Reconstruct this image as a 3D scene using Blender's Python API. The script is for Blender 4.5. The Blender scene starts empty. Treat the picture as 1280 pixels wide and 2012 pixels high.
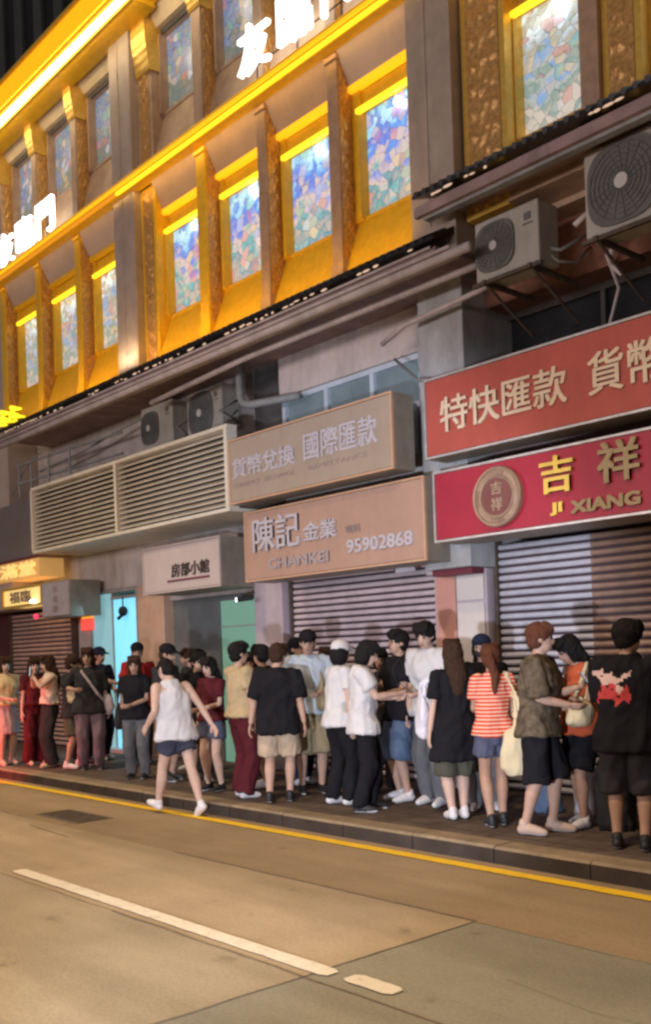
import bpy, bmesh, math, random
from mathutils import Vector, Matrix, noise as mnoise
random.seed(7)
R = math.radians
SC = bpy.context.scene
COL = SC.collection

# ------------------------------------------------------------------ camera
TH = R(41.75)
ROLL = R(2.0)
CAMH = 1.75
cam = bpy.data.cameras.new('camera')
camo = bpy.data.objects.new('camera', cam)
COL.objects.link(camo)
vdir = Vector((-math.cos(TH), math.sin(TH), 0))
rdir = Vector((math.sin(TH), math.cos(TH), 0))
zdir = Vector((0, 0, 1))
rx = rdir * math.cos(ROLL) - zdir * math.sin(ROLL)
ux = zdir * math.cos(ROLL) + rdir * math.sin(ROLL)
camo.matrix_world = Matrix(((rx.x, ux.x, -vdir.x, 0), (rx.y, ux.y, -vdir.y, 0), (rx.z, ux.z, -vdir.z, CAMH), (0, 0, 0, 1)))
cam.sensor_width = 36
cam.lens = 1950 / 2012 * 36
cam.shift_x = -9.5 / 2012
cam.shift_y = 273.2 / 2012
cam.clip_end = 400
cam.dof.use_dof = True
cam.dof.focus_distance = 8.5
cam.dof.aperture_fstop = 4.0
SC.camera = camo

# ------------------------------------------------------------------ world, light, exposure (night street)
w = bpy.data.worlds.new('World'); SC.world = w; w.use_nodes = True
bg = w.node_tree.nodes['Background']
bg.inputs[0].default_value = (0.60, 0.54, 0.56, 1)
bg.inputs[1].default_value = 0.20
SC.view_settings.view_transform = 'Standard'
SC.view_settings.look = 'None'
SC.view_settings.exposure = 0.0
SC.render.engine = 'CYCLES'
SC.cycles.use_denoising = True
SC.cycles.filter_width = 2.6
SC.cycles.max_bounces = 6
SC.cycles.sample_clamp_indirect = 4

def aim(o, d):
    o.rotation_euler = Vector(d).to_track_quat('-Z', 'Y').to_euler()

def lamp(name, kind, loc, energy, col, d=None, **kw):
    l = bpy.data.lights.new(name, kind); l.energy = energy; l.color = col
    for k, v in kw.items(): setattr(l, k, v)
    o = bpy.data.objects.new(name, l); COL.objects.link(o); o.location = loc
    if d: aim(o, d)
    return o

WARM = (1.0, 0.77, 0.48)
lamp('street_lamp_light', 'AREA', (-4.0, 2.0, 9.0), 310, WARM, (-.04, .03, -1), shape='DISK', size=.6, spread=R(112))
lamp('street_lamp_light', 'AREA', (-13.5, 2.2, 9.0), 330, WARM, (0, .03, -1), shape='DISK', size=.6, spread=R(112))
lamp('opposite_fill_light', 'AREA', (-9.0, -6.0, 4.6), 860, (1.0, .86, .86), (0, 1, .12), shape='RECTANGLE', size=18, size_y=1.8)  # broad fill lamp, added out of view to stand in for shops opposite
lamp('car_headlight', 'SPOT', (-1.7, -1.2, .85), 3300, (.74, .82, 1.0), Vector((-8.9, 8.6, 1.85)) - Vector((-1.7, -1.2, .85)),
     spot_size=R(37), spot_blend=.45, shadow_soft_size=.14)
lamp('car_tail_light', 'SPOT', (-14.7, 4.5, .6), 260, (1, .02, .03), Vector((-14.35, 6.9, .45)) - Vector((-14.7, 4.5, .6)), spot_size=R(56), spot_blend=.5, shadow_soft_size=.15)
lamp('doorway_glow', 'AREA', (-15.2, 8.55, 1.6), 16, (.35, .82, 1.0), (.1, -1, -.25), shape='RECTANGLE', size=1.4, size_y=2.2)

# ------------------------------------------------------------------ materials
def _n(nt, t, **kw):
    n = nt.nodes.new(t)
    for k, v in kw.items(): setattr(n, k, v)
    return n

def mat(name, col, rough=.65, var=.12, scale=5.0, metal=0.0, bump=0.0, bscale=60.0, emis=None, estr=0.0, grime=0.0, stretch=None, spec=.35):
    m = bpy.data.materials.new(name); m.use_nodes = True
    nt = m.node_tree; b = nt.nodes['Principled BSDF']
    tc = _n(nt, 'ShaderNodeTexCoord')
    vec = tc.outputs['Object']
    if stretch:
        mp = _n(nt, 'ShaderNodeMapping'); mp.inputs['Scale'].default_value = stretch
        nt.links.new(vec, mp.inputs[0]); vec = mp.outputs[0]
    nz = _n(nt, 'ShaderNodeTexNoise'); nz.inputs['Scale'].default_value = scale; nz.inputs['Detail'].default_value = 6
    nz.inputs['Roughness'].default_value = .62
    nt.links.new(vec, nz.inputs['Vector'])
    rp = _n(nt, 'ShaderNodeValToRGB')
    rp.color_ramp.elements[0].position = .3; rp.color_ramp.elements[1].position = .7
    lo = [max(0, c * (1 - var)) for c in col]; hi = [min(1, c * (1 + var)) for c in col]
    rp.color_ramp.elements[0].color = (*lo, 1); rp.color_ramp.elements[1].color = (*hi, 1)
    nt.links.new(nz.outputs[0], rp.inputs[0])
    out = rp.outputs[0]
    if grime:
        g = _n(nt, 'ShaderNodeTexNoise'); g.inputs['Scale'].default_value = 1.7; g.inputs['Detail'].default_value = 8
        g.inputs['Roughness'].default_value = .7
        mp2 = _n(nt, 'ShaderNodeMapping'); mp2.inputs['Scale'].default_value = (1.6, 1.6, .5)
        nt.links.new(tc.outputs['Object'], mp2.inputs[0]); nt.links.new(mp2.outputs[0], g.inputs['Vector'])
        r2 = _n(nt, 'ShaderNodeValToRGB'); r2.color_ramp.elements[0].position = .42; r2.color_ramp.elements[1].position = .68
        r2.color_ramp.elements[0].color = (0, 0, 0, 1); r2.color_ramp.elements[1].color = (grime, grime, grime, 1)
        nt.links.new(g.outputs[0], r2.inputs[0])
        mx = _n(nt, 'ShaderNodeMixRGB'); mx.inputs[2].default_value = (col[0] * .32, col[1] * .28, col[2] * .24, 1)
        nt.links.new(r2.outputs[0], mx.inputs[0]); nt.links.new(out, mx.inputs[1]); out = mx.outputs[0]
    nt.links.new(out, b.inputs['Base Color'])
    b.inputs['Roughness'].default_value = rough; b.inputs['Metallic'].default_value = metal; b.inputs['Specular IOR Level'].default_value = spec
    if bump:
        bz = _n(nt, 'ShaderNodeTexNoise'); bz.inputs['Scale'].default_value = bscale; bz.inputs['Detail'].default_value = 4
        nt.links.new(vec, bz.inputs['Vector'])
        bp = _n(nt, 'ShaderNodeBump'); bp.inputs['Strength'].default_value = bump; bp.inputs['Distance'].default_value = .01
        nt.links.new(bz.outputs[0], bp.inputs['Height']); nt.links.new(bp.outputs[0], b.inputs['Normal'])
    if emis:
        b.inputs['Emission Color'].default_value = (*emis, 1); b.inputs['Emission Strength'].default_value = estr
    return m

def glass_mat(name, stops, strength, scale=9.5):
    """stained glass lit from behind: a flower panel (grey-green foot, pale bloom, blue sky) in small leaded cells"""
    m = bpy.data.materials.new(name); m.use_nodes = True
    nt = m.node_tree; b = nt.nodes['Principled BSDF']
    tc = _n(nt, 'ShaderNodeTexCoord')
    sp = _n(nt, 'ShaderNodeSeparateXYZ'); nt.links.new(tc.outputs['Generated'], sp.inputs[0])
    nz = _n(nt, 'ShaderNodeTexNoise'); nz.inputs['Scale'].default_value = 3.4; nz.inputs['Detail'].default_value = 5; nz.inputs['Roughness'].default_value = .6
    nt.links.new(tc.outputs['Object'], nz.inputs['Vector'])
    mx = _n(nt, 'ShaderNodeMixRGB'); mx.inputs[0].default_value = .10
    nt.links.new(tc.outputs['Object'], mx.inputs[1]); nt.links.new(nz.outputs['Color'], mx.inputs[2])
    v = _n(nt, 'ShaderNodeTexVoronoi'); v.inputs['Scale'].default_value = scale
    e = _n(nt, 'ShaderNodeTexVoronoi', feature='DISTANCE_TO_EDGE'); e.inputs['Scale'].default_value = scale
    nt.links.new(mx.outputs[0], v.inputs['Vector']); nt.links.new(mx.outputs[0], e.inputs['Vector'])
    sep = _n(nt, 'ShaderNodeSeparateColor'); nt.links.new(v.outputs['Color'], sep.inputs[0])
    a = _n(nt, 'ShaderNodeMath', operation='MULTIPLY_ADD'); a.inputs[1].default_value = .42; a.inputs[2].default_value = -.21
    nt.links.new(sep.outputs[0], a.inputs[0])
    a2 = _n(nt, 'ShaderNodeMath', operation='MULTIPLY_ADD'); a2.inputs[1].default_value = 1.1; a2.inputs[2].default_value = -.55
    nt.links.new(nz.outputs[0], a2.inputs[0])
    a3 = _n(nt, 'ShaderNodeMath', operation='ADD'); nt.links.new(a.outputs[0], a3.inputs[0]); nt.links.new(a2.outputs[0], a3.inputs[1])
    a4 = _n(nt, 'ShaderNodeMath', operation='ADD'); nt.links.new(a3.outputs[0], a4.inputs[0]); nt.links.new(sp.outputs[2], a4.inputs[1])
    rp = _n(nt, 'ShaderNodeValToRGB'); el = rp.color_ramp.elements
    while len(el) < len(stops): el.new(.5)
    for i, c in enumerate(stops):
        el[i].position = .02 + .96 * i / (len(stops) - 1); el[i].color = (*c, 1)
    nt.links.new(a4.outputs[0], rp.inputs[0])
    # a few odd coloured pieces: rose, gold and leaf green
    od = _n(nt, 'ShaderNodeValToRGB'); od.color_ramp.interpolation = 'CONSTANT'; oe = od.color_ramp.elements
    for q in range(2): oe.new(.5)
    for q, (p, c) in enumerate(((0, (.55, .16, .14)), (.34, (.62, .46, .18)), (.6, (.16, .40, .22)), (.8, (.62, .60, .62)))): oe[q].position = p; oe[q].color = (*c, 1)
    nt.links.new(sep.outputs[2], od.inputs[0])
    gt = _n(nt, 'ShaderNodeMath', operation='GREATER_THAN'); gt.inputs[1].default_value = .80; nt.links.new(sep.outputs[1], gt.inputs[0])
    g2 = _n(nt, 'ShaderNodeMath', operation='MULTIPLY'); g2.inputs[1].default_value = .4; nt.links.new(gt.outputs[0], g2.inputs[0])
    m0 = _n(nt, 'ShaderNodeMixRGB'); nt.links.new(g2.outputs[0], m0.inputs[0]); nt.links.new(rp.outputs[0], m0.inputs[1]); nt.links.new(od.outputs[0], m0.inputs[2])
    r2 = _n(nt, 'ShaderNodeValToRGB'); r2.color_ramp.elements[0].position = .0; r2.color_ramp.elements[1].position = .05
    r2.color_ramp.elements[0].color = (.55, .55, .55, 1); nt.links.new(e.outputs['Distance'], r2.inputs[0])
    mu = _n(nt, 'ShaderNodeMixRGB', blend_type='MULTIPLY'); mu.inputs[0].default_value = 1
    nt.links.new(m0.outputs[0], mu.inputs[1]); nt.links.new(r2.outputs[0], mu.inputs[2])
    nt.links.new(mu.outputs[0], b.inputs['Base Color']); nt.links.new(mu.outputs[0], b.inputs['Emission Color'])
    b.inputs['Emission Strength'].default_value = strength
    b.inputs['Roughness'].default_value = .25
    return m

def emat(name, col, s):
    m = mat(name, [c * .8 for c in col], emis=col, estr=s, var=.02)
    return m

M = {}
M['gold'] = mat('gold_paint', (.74, .43, .02), .42, .12, 9, bump=.15, bscale=25)
M['gold_metal'] = mat('gold_trim', (.80, .50, .10), .35, .15, 14, metal=.5)
M['carved'] = mat('carved_gilt', (.56, .31, .10), .35, .35, 22, metal=.35, bump=.5, bscale=40)
M['bronze'] = mat('bronze_panel', (.48, .33, .22), .5, .18, 5, metal=.1, grime=.3)
M['bronze_dark'] = mat('bronze_fin', (.40, .26, .17), .5, .2, 7, metal=.1)
M['cove'] = mat('cove_plaster', (.46, .32, .22), .7, .08, 3, grime=.15)
M['cove_grey'] = mat('cove_plaster_grey', (.46, .36, .31), .7, .08, 3, grime=.15)
M['pilaster'] = mat('pilaster_stone', (.40, .32, .265), .5, .12, 4, grime=.3)
M['cream'] = mat('cream_plaster', (.66, .55, .36), .7, .08, 4)
M['taupe'] = mat('taupe_render', (.56, .49, .45), .8, .1, 3, grime=.45, bump=.3, bscale=40)
M['beige'] = mat('beige_render', (.64, .55, .51), .8, .1, 3, grime=.4, bump=.3, bscale=40)
M['concrete'] = mat('grey_concrete', (.48, .48, .48), .8, .12, 4, grime=.5, bump=.3, bscale=50)
M['bluegrey'] = mat('blue_grey_render', (.46, .50, .54), .75, .08, 4, grime=.3)
M['darkwall'] = mat('dark_grey_wall', (.11, .10, .095), .85, .3, 3, grime=.5)  # dark grey mottled colour for the recess, window frame and cove slots
M['brick'] = mat('red_brown_brick', (.32, .15, .10), .85, .3, 4, grime=.4, bump=.4, bscale=30)
M['maroon'] = mat('maroon_soffit', (.34, .235, .225), .7, .25, 3, grime=.4)
M['tile'] = mat('black_glazed_tile', (.018, .018, .02), .3, .3, 8)
M['pipe'] = mat('pinkish_pvc_pipe', (.66, .57, .55), .5, .12, 5, grime=.4)
M['pipe_grey'] = mat('grey_pipe', (.32, .32, .31), .5, .12, 5, grime=.4)
M['louver'] = mat('beige_louver_metal', (.72, .65, .53), .5, .08, 4, grime=.25)
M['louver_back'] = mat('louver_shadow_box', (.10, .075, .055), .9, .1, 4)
M['stone'] = mat('peach_stone', (.58, .37, .26), .5, .12, 3, grime=.2)
M['lilac'] = mat('lilac_tile', (.52, .42, .45), .5, .06, 6, grime=.2)
M['shutter_pink'] = mat('pink_grey_shutter', (.78, .64, .66), .42, .1, 6, metal=.2, grime=.3, stretch=(1, 1, 4))
M['shutter_in_beam'] = mat('beam_lit_shutter', (.70, .68, .74), .4, .1, 6, metal=.25, grime=.3, stretch=(1, 1, 4))  # pale blue light of the beam is put into the colour
M['shutter_off_beam'] = mat('beam_unlit_shutter', (.42, .27, .20), .45, .15, 6, metal=.2, grime=.4, stretch=(1, 1, 4))  # same shutter beyond the beam, its shade put into the colour
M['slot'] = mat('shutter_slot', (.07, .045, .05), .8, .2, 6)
M['shutter_rose'] = mat('rose_shutter', (.66, .42, .36), .45, .12, 6, metal=.2, grime=.3)
M['sign_orange'] = mat('orange_sign_face', (.46, .285, .21), .45, .06, 3, grime=.12)
M['sign_ochre'] = mat('ochre_sign_face', (.40, .31, .235), .45, .06, 3, grime=.12)
M['sign_red'] = mat('vermilion_sign_face', (.46, .09, .065), .5, .08, 3, grime=.2)
M['sign_crimson'] = mat('crimson_sign_face', (.40, .02, .045), .4, .08, 3, grime=.15)
M['sign_white'] = mat('pale_sign_face', (.56, .46, .42), .45, .04, 3, grime=.1)
M['sign_side'] = mat('sign_side_metal', (.30, .25, .20), .5, .15, 5, grime=.4)
M['alu'] = mat('aluminium_trim', (.62, .58, .56), .35, .15, 8, metal=.5, grime=.4)
M['orange_trim'] = mat('orange_trim', (.60, .36, .22), .4, .08, 6)
M['white_letter'] = mat('white_letter', (.52, .47, .50), .5, .05, 6)
M['cream_letter'] = mat('cream_letter', (.74, .58, .42), .5, .1, 6)
M['lilac_letter'] = mat('dull_lilac_letter', (.40, .33, .33), .5, .05, 6)
M['dark_letter'] = mat('dark_letter', (.06, .04, .035), .5, .1, 6)
M['grey_letter'] = mat('grey_brown_letter', (.34, .25, .22), .5, .1, 6)
M['gold_letter'] = mat('gold_letter', (.72, .50, .10), .35, .1, 10, metal=.4)
M['gold_off_beam'] = mat('unlit_gold_letter', (.30, .22, .11), .4, .15, 10, metal=.4)  # same gold lettering past the beam edge, shade put into the colour
M['coin'] = mat('bronze_medallion', (.40, .27, .19), .45, .15, 14, metal=.4)
M['ac_white'] = mat('off_white_ac_shell', (.44, .41, .36), .55, .07, 5, grime=.4)
M['ac_dark'] = mat('ac_grille_grey', (.13, .128, .12), .6, .15, 9)
M['ac_hub'] = mat('ac_fan_hub', (.55, .53, .50), .5, .05, 9)
M['iron'] = mat('rusty_iron', (.11, .08, .06), .8, .35, 8, grime=.4)
M['frame_blue'] = mat('blue_grey_window_frame', (.58, .64, .72), .5, .08, 5, grime=.3)
M['win_dark'] = mat('dark_window_glass', (.03, .032, .034), .12, .3, 3)
M['win_pale'] = mat('pale_window_glass', (.12, .15, .17), .15, .3, 2.5, emis=(.35, .45, .5), estr=.17)
M['dark_store'] = mat('dark_grey_storefront', (.13, .14, .14), .4, .15, 3)
M['black'] = mat('black_rubber', (.02, .02, .02), .6, .2, 8)
M['poster_pink'] = mat('salmon_poster', (.62, .30, .23), .6, .06, 5)
M['poster_white'] = mat('white_poster', (.68, .60, .55), .6, .05, 5)
M['darkred'] = mat('dark_red_panel', (.16, .03, .045), .5, .15, 4)
M['door_dark'] = mat('dark_maroon_gate', (.09, .018, .02), .5, .2, 4)
M['tower'] = mat('dark_tower_wall', (.05, .052, .05), .8, .15, .3)
M['tower_pale'] = mat('pale_tower_strip', (.17, .175, .15), .8, .15, .3)
M['led_yellow'] = emat('yellow_led_strip', (1, .72, .02), 1.5)
M['led_gold'] = emat('amber_led_strip', (1, .50, .01), .95)
M['led_amber'] = emat('dim_amber_led_strip', (1, .42, .02), .5)
M['led_white'] = emat('white_led_strip', (1, .93, .78), 6)
M['letter_lit'] = emat('lit_white_letter', (1, .97, .92), 2.6)
M['bulb'] = emat('cool_spot_bulb', (.85, .96, 1), 9)
M['bead'] = emat('warm_glint_bead', (1, .72, .52), .42)
M['gold_lit'] = emat('gold_lightbox', (.90, .50, .16), .34)
M['gold_lit2'] = emat('yellow_lightbox', (1, .72, .25), .7)
M['cyan_lit'] = emat('cyan_lit_wall', (.22, .68, .92), .95)
M['cyan_dim'] = emat('cyan_frosted_glass', (.26, .52, .58), .62)
M['green_lit'] = emat('green_lit_glass', (.17, .34, .25), .5)
M['red_lit'] = emat('red_small_lightbox', (1, .10, .08), .8)
M['amber_lit'] = emat('amber_small_lightbox', (1, .5, .06), .8)
M['red_led'] = emat('red_indicator', (1, .03, .10), 2)
M['stained'] = glass_mat('stained_glass', [(.36, .34, .32), (.14, .27, .34), (.14, .36, .40), (.44, .42, .40), (.50, .42, .44), (.20, .28, .62), (.12, .18, .62), (.12, .30, .70), (.30, .55, .78)], .95)
M['stained_pale'] = glass_mat('stained_glass_pale', [(.50, .46, .40), (.32, .34, .30), (.20, .30, .28), (.40, .42, .38), (.18, .32, .56), (.50, .44, .34), (.34, .34, .28), (.40, .48, .54), (.60, .72, .80)], .88, 10)
M['stained_dim'] = glass_mat('stained_glass_dim', [(.20, .19, .16), (.12, .18, .17), (.24, .22, .20), (.14, .20, .36), (.20, .26, .34), (.12, .18, .38), (.22, .24, .26), (.16, .22, .34)], .62, 9.5)

# ------------------------------------------------------------------ helpers
class MB:
    def __init__(s): s.v = []; s.f = []; s.m = []; s.mi = 0
    def add(s, vs, fs):
        o = len(s.v); s.v += [tuple(p) for p in vs]
        for f in fs: s.f.append([i + o for i in f]); s.m.append(s.mi)
        return s
    def box(s, x0, x1, y0, y1, z0, z1):
        vs = [(x, y, z) for z in (z0, z1) for y in (y0, y1) for x in (x0, x1)]
        return s.add(vs, [(0, 2, 3, 1), (4, 5, 7, 6), (0, 1, 5, 4), (2, 6, 7, 3), (0, 4, 6, 2), (1, 3, 7, 5)])
    def prism(s, prof, x0, x1):
        """profile of (y, z) points extruded along x"""
        n = len(prof)
        vs = [(x0, y, z) for y, z in prof] + [(x1, y, z) for y, z in prof]
        fs = [(i, (i + 1) % n, n + (i + 1) % n, n + i) for i in range(n)] + [tuple(range(n))[::-1], tuple(range(n, 2 * n))]
        return s.add(vs, fs)
    def tube(s, pts, r, n=8, cap=True):
        pts = [Vector(p) for p in pts]; rs = r if isinstance(r, (list, tuple)) else [r] * len(pts)
        vs = []
        for i, p in enumerate(pts):
            d = (pts[min(i + 1, len(pts) - 1)] - pts[max(i - 1, 0)]).normalized()
            a = d.orthogonal().normalized() if i == 0 else (a - d * a.dot(d)).normalized()
            b = d.cross(a)
            for k in range(n):
                t = 2 * math.pi * k / n
                vs.append(p + (a * math.cos(t) + b * math.sin(t)) * rs[i])
        fs = [(i * n + k, i * n + (k + 1) % n, (i + 1) * n + (k + 1) % n, (i + 1) * n + k) for i in range(len(pts) - 1) for k in range(n)]
        if cap: fs += [tuple(range(n))[::-1], tuple(range((len(pts) - 1) * n, len(pts) * n))]
        return s.add(vs, fs)
    def disc(s, c, r, y0, y1, n=28, r2=None):
        """short cylinder with its axis along y (r at y0, r2 at y1)"""
        r2 = r if r2 is None else r2
        vs = [(c[0] + r * math.cos(2 * math.pi * k / n), y0, c[1] + r * math.sin(2 * math.pi * k / n)) for k in range(n)]
        vs += [(c[0] + r2 * math.cos(2 * math.pi * k / n), y1, c[1] + r2 * math.sin(2 * math.pi * k / n)) for k in range(n)]
        return s.add(vs, [(k, (k + 1) % n, n + (k + 1) % n, n + k) for k in range(n)] + [tuple(range(n))[::-1], tuple(range(n, 2 * n))])
    def ring(s, c, r, t, y, n=32):
        pts = [(c[0] + r * math.cos(2 * math.pi * k / n), y, c[1] + r * math.sin(2 * math.pi * k / n)) for k in range(n + 1)]
        return s.tube(pts, t, 6, False)
    def ball(s, c, r, n=10):
        r = r if isinstance(r, (list, tuple)) else (r, r, r)
        vs = []; m = n // 2 + 1
        for j in range(1, m):
            ph = math.pi * j / m
            for k in range(n):
                t = 2 * math.pi * k / n
                vs.append((c[0] + r[0] * math.sin(ph) * math.cos(t), c[1] + r[1] * math.sin(ph) * math.sin(t), c[2] + r[2] * math.cos(ph)))
        o = len(vs); vs += [(c[0], c[1], c[2] + r[2]), (c[0], c[1], c[2] - r[2])]
        fs = [(j * n + k, (j + 1) * n + k, (j + 1) * n + (k + 1) % n, j * n + (k + 1) % n) for j in range(m - 2) for k in range(n)]
        fs += [(o, k, (k + 1) % n) for k in range(n)] + [(o + 1, (m - 2) * n + (k + 1) % n, (m - 2) * n + k) for k in range(n)]
        return s.add(vs, fs)
    def build(s, name, mats, parent=None, smooth=False, origin=None, bevel=0):
        me = bpy.data.meshes.new(name)
        og = Vector(origin) if origin else (worldloc(parent) if parent else Vector((0, 0, 0)))
        me.from_pydata([tuple(Vector(p) - og) for p in s.v], [], s.f)
        for m in (mats if isinstance(mats, (list, tuple)) else [mats]): me.materials.append(m)
        me.polygons.foreach_set('material_index', s.m)
        if smooth: me.polygons.foreach_set('use_smooth', [True] * len(me.polygons))
        me.update()
        bm = bmesh.new(); bm.from_mesh(me); bmesh.ops.recalc_face_normals(bm, faces=bm.faces); bm.to_mesh(me); bm.free()
        o = bpy.data.objects.new(name, me); COL.objects.link(o)
        if parent: o.parent = parent
        else: o.location = og
        if bevel:
            b = o.modifiers.new('bevel', 'BEVEL'); b.width = bevel; b.segments = 2; b.limit_method = 'ANGLE'
        return o

def worldloc(o):
    p = Vector((0, 0, 0))
    while o is not None:
        p = p + o.location; o = o.parent
    return p

def tag(o, label=None, cat=None, group=None, kind=None):
    if label: o['label'] = label
    if cat: o['category'] = cat
    if group: o['group'] = group
    if kind: o['kind'] = kind
    return o

def thing(name, label, cat, loc, group=None):
    o = bpy.data.objects.new(name, None); COL.objects.link(o); o.location = loc
    o.empty_display_size = .2
    return tag(o, label, cat, group)

def text(body, x0, x1, z0, z1, y, material, parent, name='letters', bold=0.0, depth=.03, slant=0.0, faux=0.0):
    """raised lettering facing -y, fitted into the box x0..x1, z0..z1 with its front at y"""
    c = bpy.data.curves.new('lettering', 'FONT'); c.body = body; c.size = 1; c.offset = bold; c.extrude = .02
    c.resolution_u = 3
    t = bpy.data.objects.new('lettering', c); COL.objects.link(t)
    dg = bpy.context.evaluated_depsgraph_get(); dg.update()
    me = bpy.data.meshes.new_from_object(t.evaluated_get(dg))
    bpy.data.objects.remove(t)
    vs = [v.co.copy() for v in me.vertices]
    ax0, ax1 = min(v.x for v in vs), max(v.x for v in vs); ay0, ay1 = min(v.y for v in vs), max(v.y for v in vs)
    og = worldloc(parent)
    for v, p in zip(me.vertices, vs):
        zz = z0 + (p.y - ay0) / (ay1 - ay0) * (z1 - z0)
        v.co = Vector((x0 + (p.x - ax0) / (ax1 - ax0) * (x1 - x0) + slant * (zz - z0), y if p.z > 0 else y + depth, zz)) - og
    if faux:                                              # heavier strokes: the glyphs stacked with small shifts
        bm = bmesh.new()
        for k, (dx, dz) in enumerate(((0, 0), (faux, 0), (0, faux * .7), (faux, faux * .7))):
            m2 = me.copy()
            for v in m2.vertices: v.co += Vector((dx, .0015 * k, dz))
            bm.from_mesh(m2); bpy.data.meshes.remove(m2)
        bm.to_mesh(me); bm.free()
    me.name = name; me.materials.clear(); me.materials.append(material)
    for p in me.polygons: p.material_index = 0
    o = bpy.data.objects.new(name, me); COL.objects.link(o); o.parent = parent
    return o

# ------------------------------------------------------------------ ground
def road_mat(name, col, dark):
    m = mat(name, col, .8, .10, 1.3, bump=.35, bscale=90, spec=.15)
    nt = m.node_tree; b = nt.nodes['Principled BSDF']
    src = b.inputs['Base Color'].links[0].from_socket
    tc = nt.nodes['Texture Coordinate']
    mp = _n(nt, 'ShaderNodeMapping'); mp.inputs['Scale'].default_value = (.35, 1.2, 1)
    nz = _n(nt, 'ShaderNodeTexNoise'); nz.inputs['Scale'].default_value = 1.1; nz.inputs['Detail'].default_value = 9; nz.inputs['Roughness'].default_value = .66
    nt.links.new(tc.outputs['Object'], mp.inputs[0]); nt.links.new(mp.outputs[0], nz.inputs['Vector'])
    rp = _n(nt, 'ShaderNodeValToRGB'); rp.color_ramp.elements[0].position = .38; rp.color_ramp.elements[1].position = .66
    rp.color_ramp.elements[0].color = (1, 1, 1, 1); rp.color_ramp.elements[1].color = (dark, dark, dark * .96, 1)
    nt.links.new(nz.outputs[0], rp.inputs[0])
    sp = _n(nt, 'ShaderNodeTexNoise'); sp.inputs['Scale'].default_value = 42; sp.inputs['Detail'].default_value = 6; sp.inputs['Roughness'].default_value = .8
    nt.links.new(tc.outputs['Object'], sp.inputs['Vector'])
    r3 = _n(nt, 'ShaderNodeValToRGB'); r3.color_ramp.elements[0].position = .3; r3.color_ramp.elements[1].position = .7
    r3.color_ramp.elements[0].color = (.74, .73, .72, 1); r3.color_ramp.elements[1].color = (1.16, 1.16, 1.16, 1)
    nt.links.new(sp.outputs[0], r3.inputs[0])
    m1 = _n(nt, 'ShaderNodeMixRGB', blend_type='MULTIPLY'); m1.inputs[0].default_value = 1
    m2 = _n(nt, 'ShaderNodeMixRGB', blend_type='MULTIPLY'); m2.inputs[0].default_value = 1
    nt.links.new(src, m1.inputs[1]); nt.links.new(rp.outputs[0], m1.inputs[2])
    nt.links.new(m1.outputs[0], m2.inputs[1]); nt.links.new(r3.outputs[0], m2.inputs[2])
    # oil drips and tyre-polished bands
    ol = _n(nt, 'ShaderNodeTexNoise'); ol.inputs['Scale'].default_value = 3.1; ol.inputs['Detail'].default_value = 7; ol.inputs['Roughness'].default_value = .55
    nt.links.new(tc.outputs['Object'], ol.inputs['Vector'])
    r4 = _n(nt, 'ShaderNodeValToRGB'); r4.color_ramp.elements[0].position = .64; r4.color_ramp.elements[1].position = .74
    r4.color_ramp.elements[0].color = (1, 1, 1, 1); r4.color_ramp.elements[1].color = (.66, .64, .62, 1)
    nt.links.new(ol.outputs[0], r4.inputs[0])
    mb = _n(nt, 'ShaderNodeMapping'); mb.inputs['Scale'].default_value = (.06, 1.4, 1); nt.links.new(tc.outputs['Object'], mb.inputs[0])
    bn = _n(nt, 'ShaderNodeTexNoise'); bn.inputs['Scale'].default_value = 1.0; bn.inputs['Detail'].default_value = 3; nt.links.new(mb.outputs[0], bn.inputs['Vector'])
    r5 = _n(nt, 'ShaderNodeValToRGB'); r5.color_ramp.elements[0].position = .4; r5.color_ramp.elements[1].position = .62
    r5.color_ramp.elements[0].color = (1.04, 1.04, 1.04, 1); r5.color_ramp.elements[1].color = (.86, .85, .84, 1)
    nt.links.new(bn.outputs[0], r5.inputs[0])
    m3 = _n(nt, 'ShaderNodeMixRGB', blend_type='MULTIPLY'); m3.inputs[0].default_value = 1
    m4 = _n(nt, 'ShaderNodeMixRGB', blend_type='MULTIPLY'); m4.inputs[0].default_value = 1
    nt.links.new(m2.outputs[0], m3.inputs[1]); nt.links.new(r4.outputs[0], m3.inputs[2])
    nt.links.new(m3.outputs[0], m4.inputs[1]); nt.links.new(r5.outputs[0], m4.inputs[2])
    nt.links.new(m4.outputs[0], b.inputs['Base Color'])
    return m
M['road_tan'] = road_mat('tan_concrete_road', (.40, .305, .20), .78)
M['road_olive'] = road_mat('olive_concrete_road', (.275, .25, .195), .80)
M['road_pale'] = road_mat('pale_concrete_road', (.36, .29, .20), .82)
M['road_brown'] = road_mat('brown_concrete_road', (.33, .24, .15), .80)
M['joint'] = mat('tar_joint', (.16, .125, .085), .9, .3, 6)
M['pave'] = mat('grimy_pavement', (.135, .10, .085), .75, .2, 3, grime=.5, bump=.3, bscale=60, spec=.08)
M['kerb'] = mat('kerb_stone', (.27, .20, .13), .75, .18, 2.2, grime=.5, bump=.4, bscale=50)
M['kerb_face'] = mat('dark_kerb_face', (.055, .042, .034), .95, .25, 3, spec=.04)  # darker than the kerb top, also used for the paver joints
M['iron_cover'] = mat('worn_iron_cover', (.15, .12, .09), .6, .25, 12, metal=.3, bump=.5, bscale=60)

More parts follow.
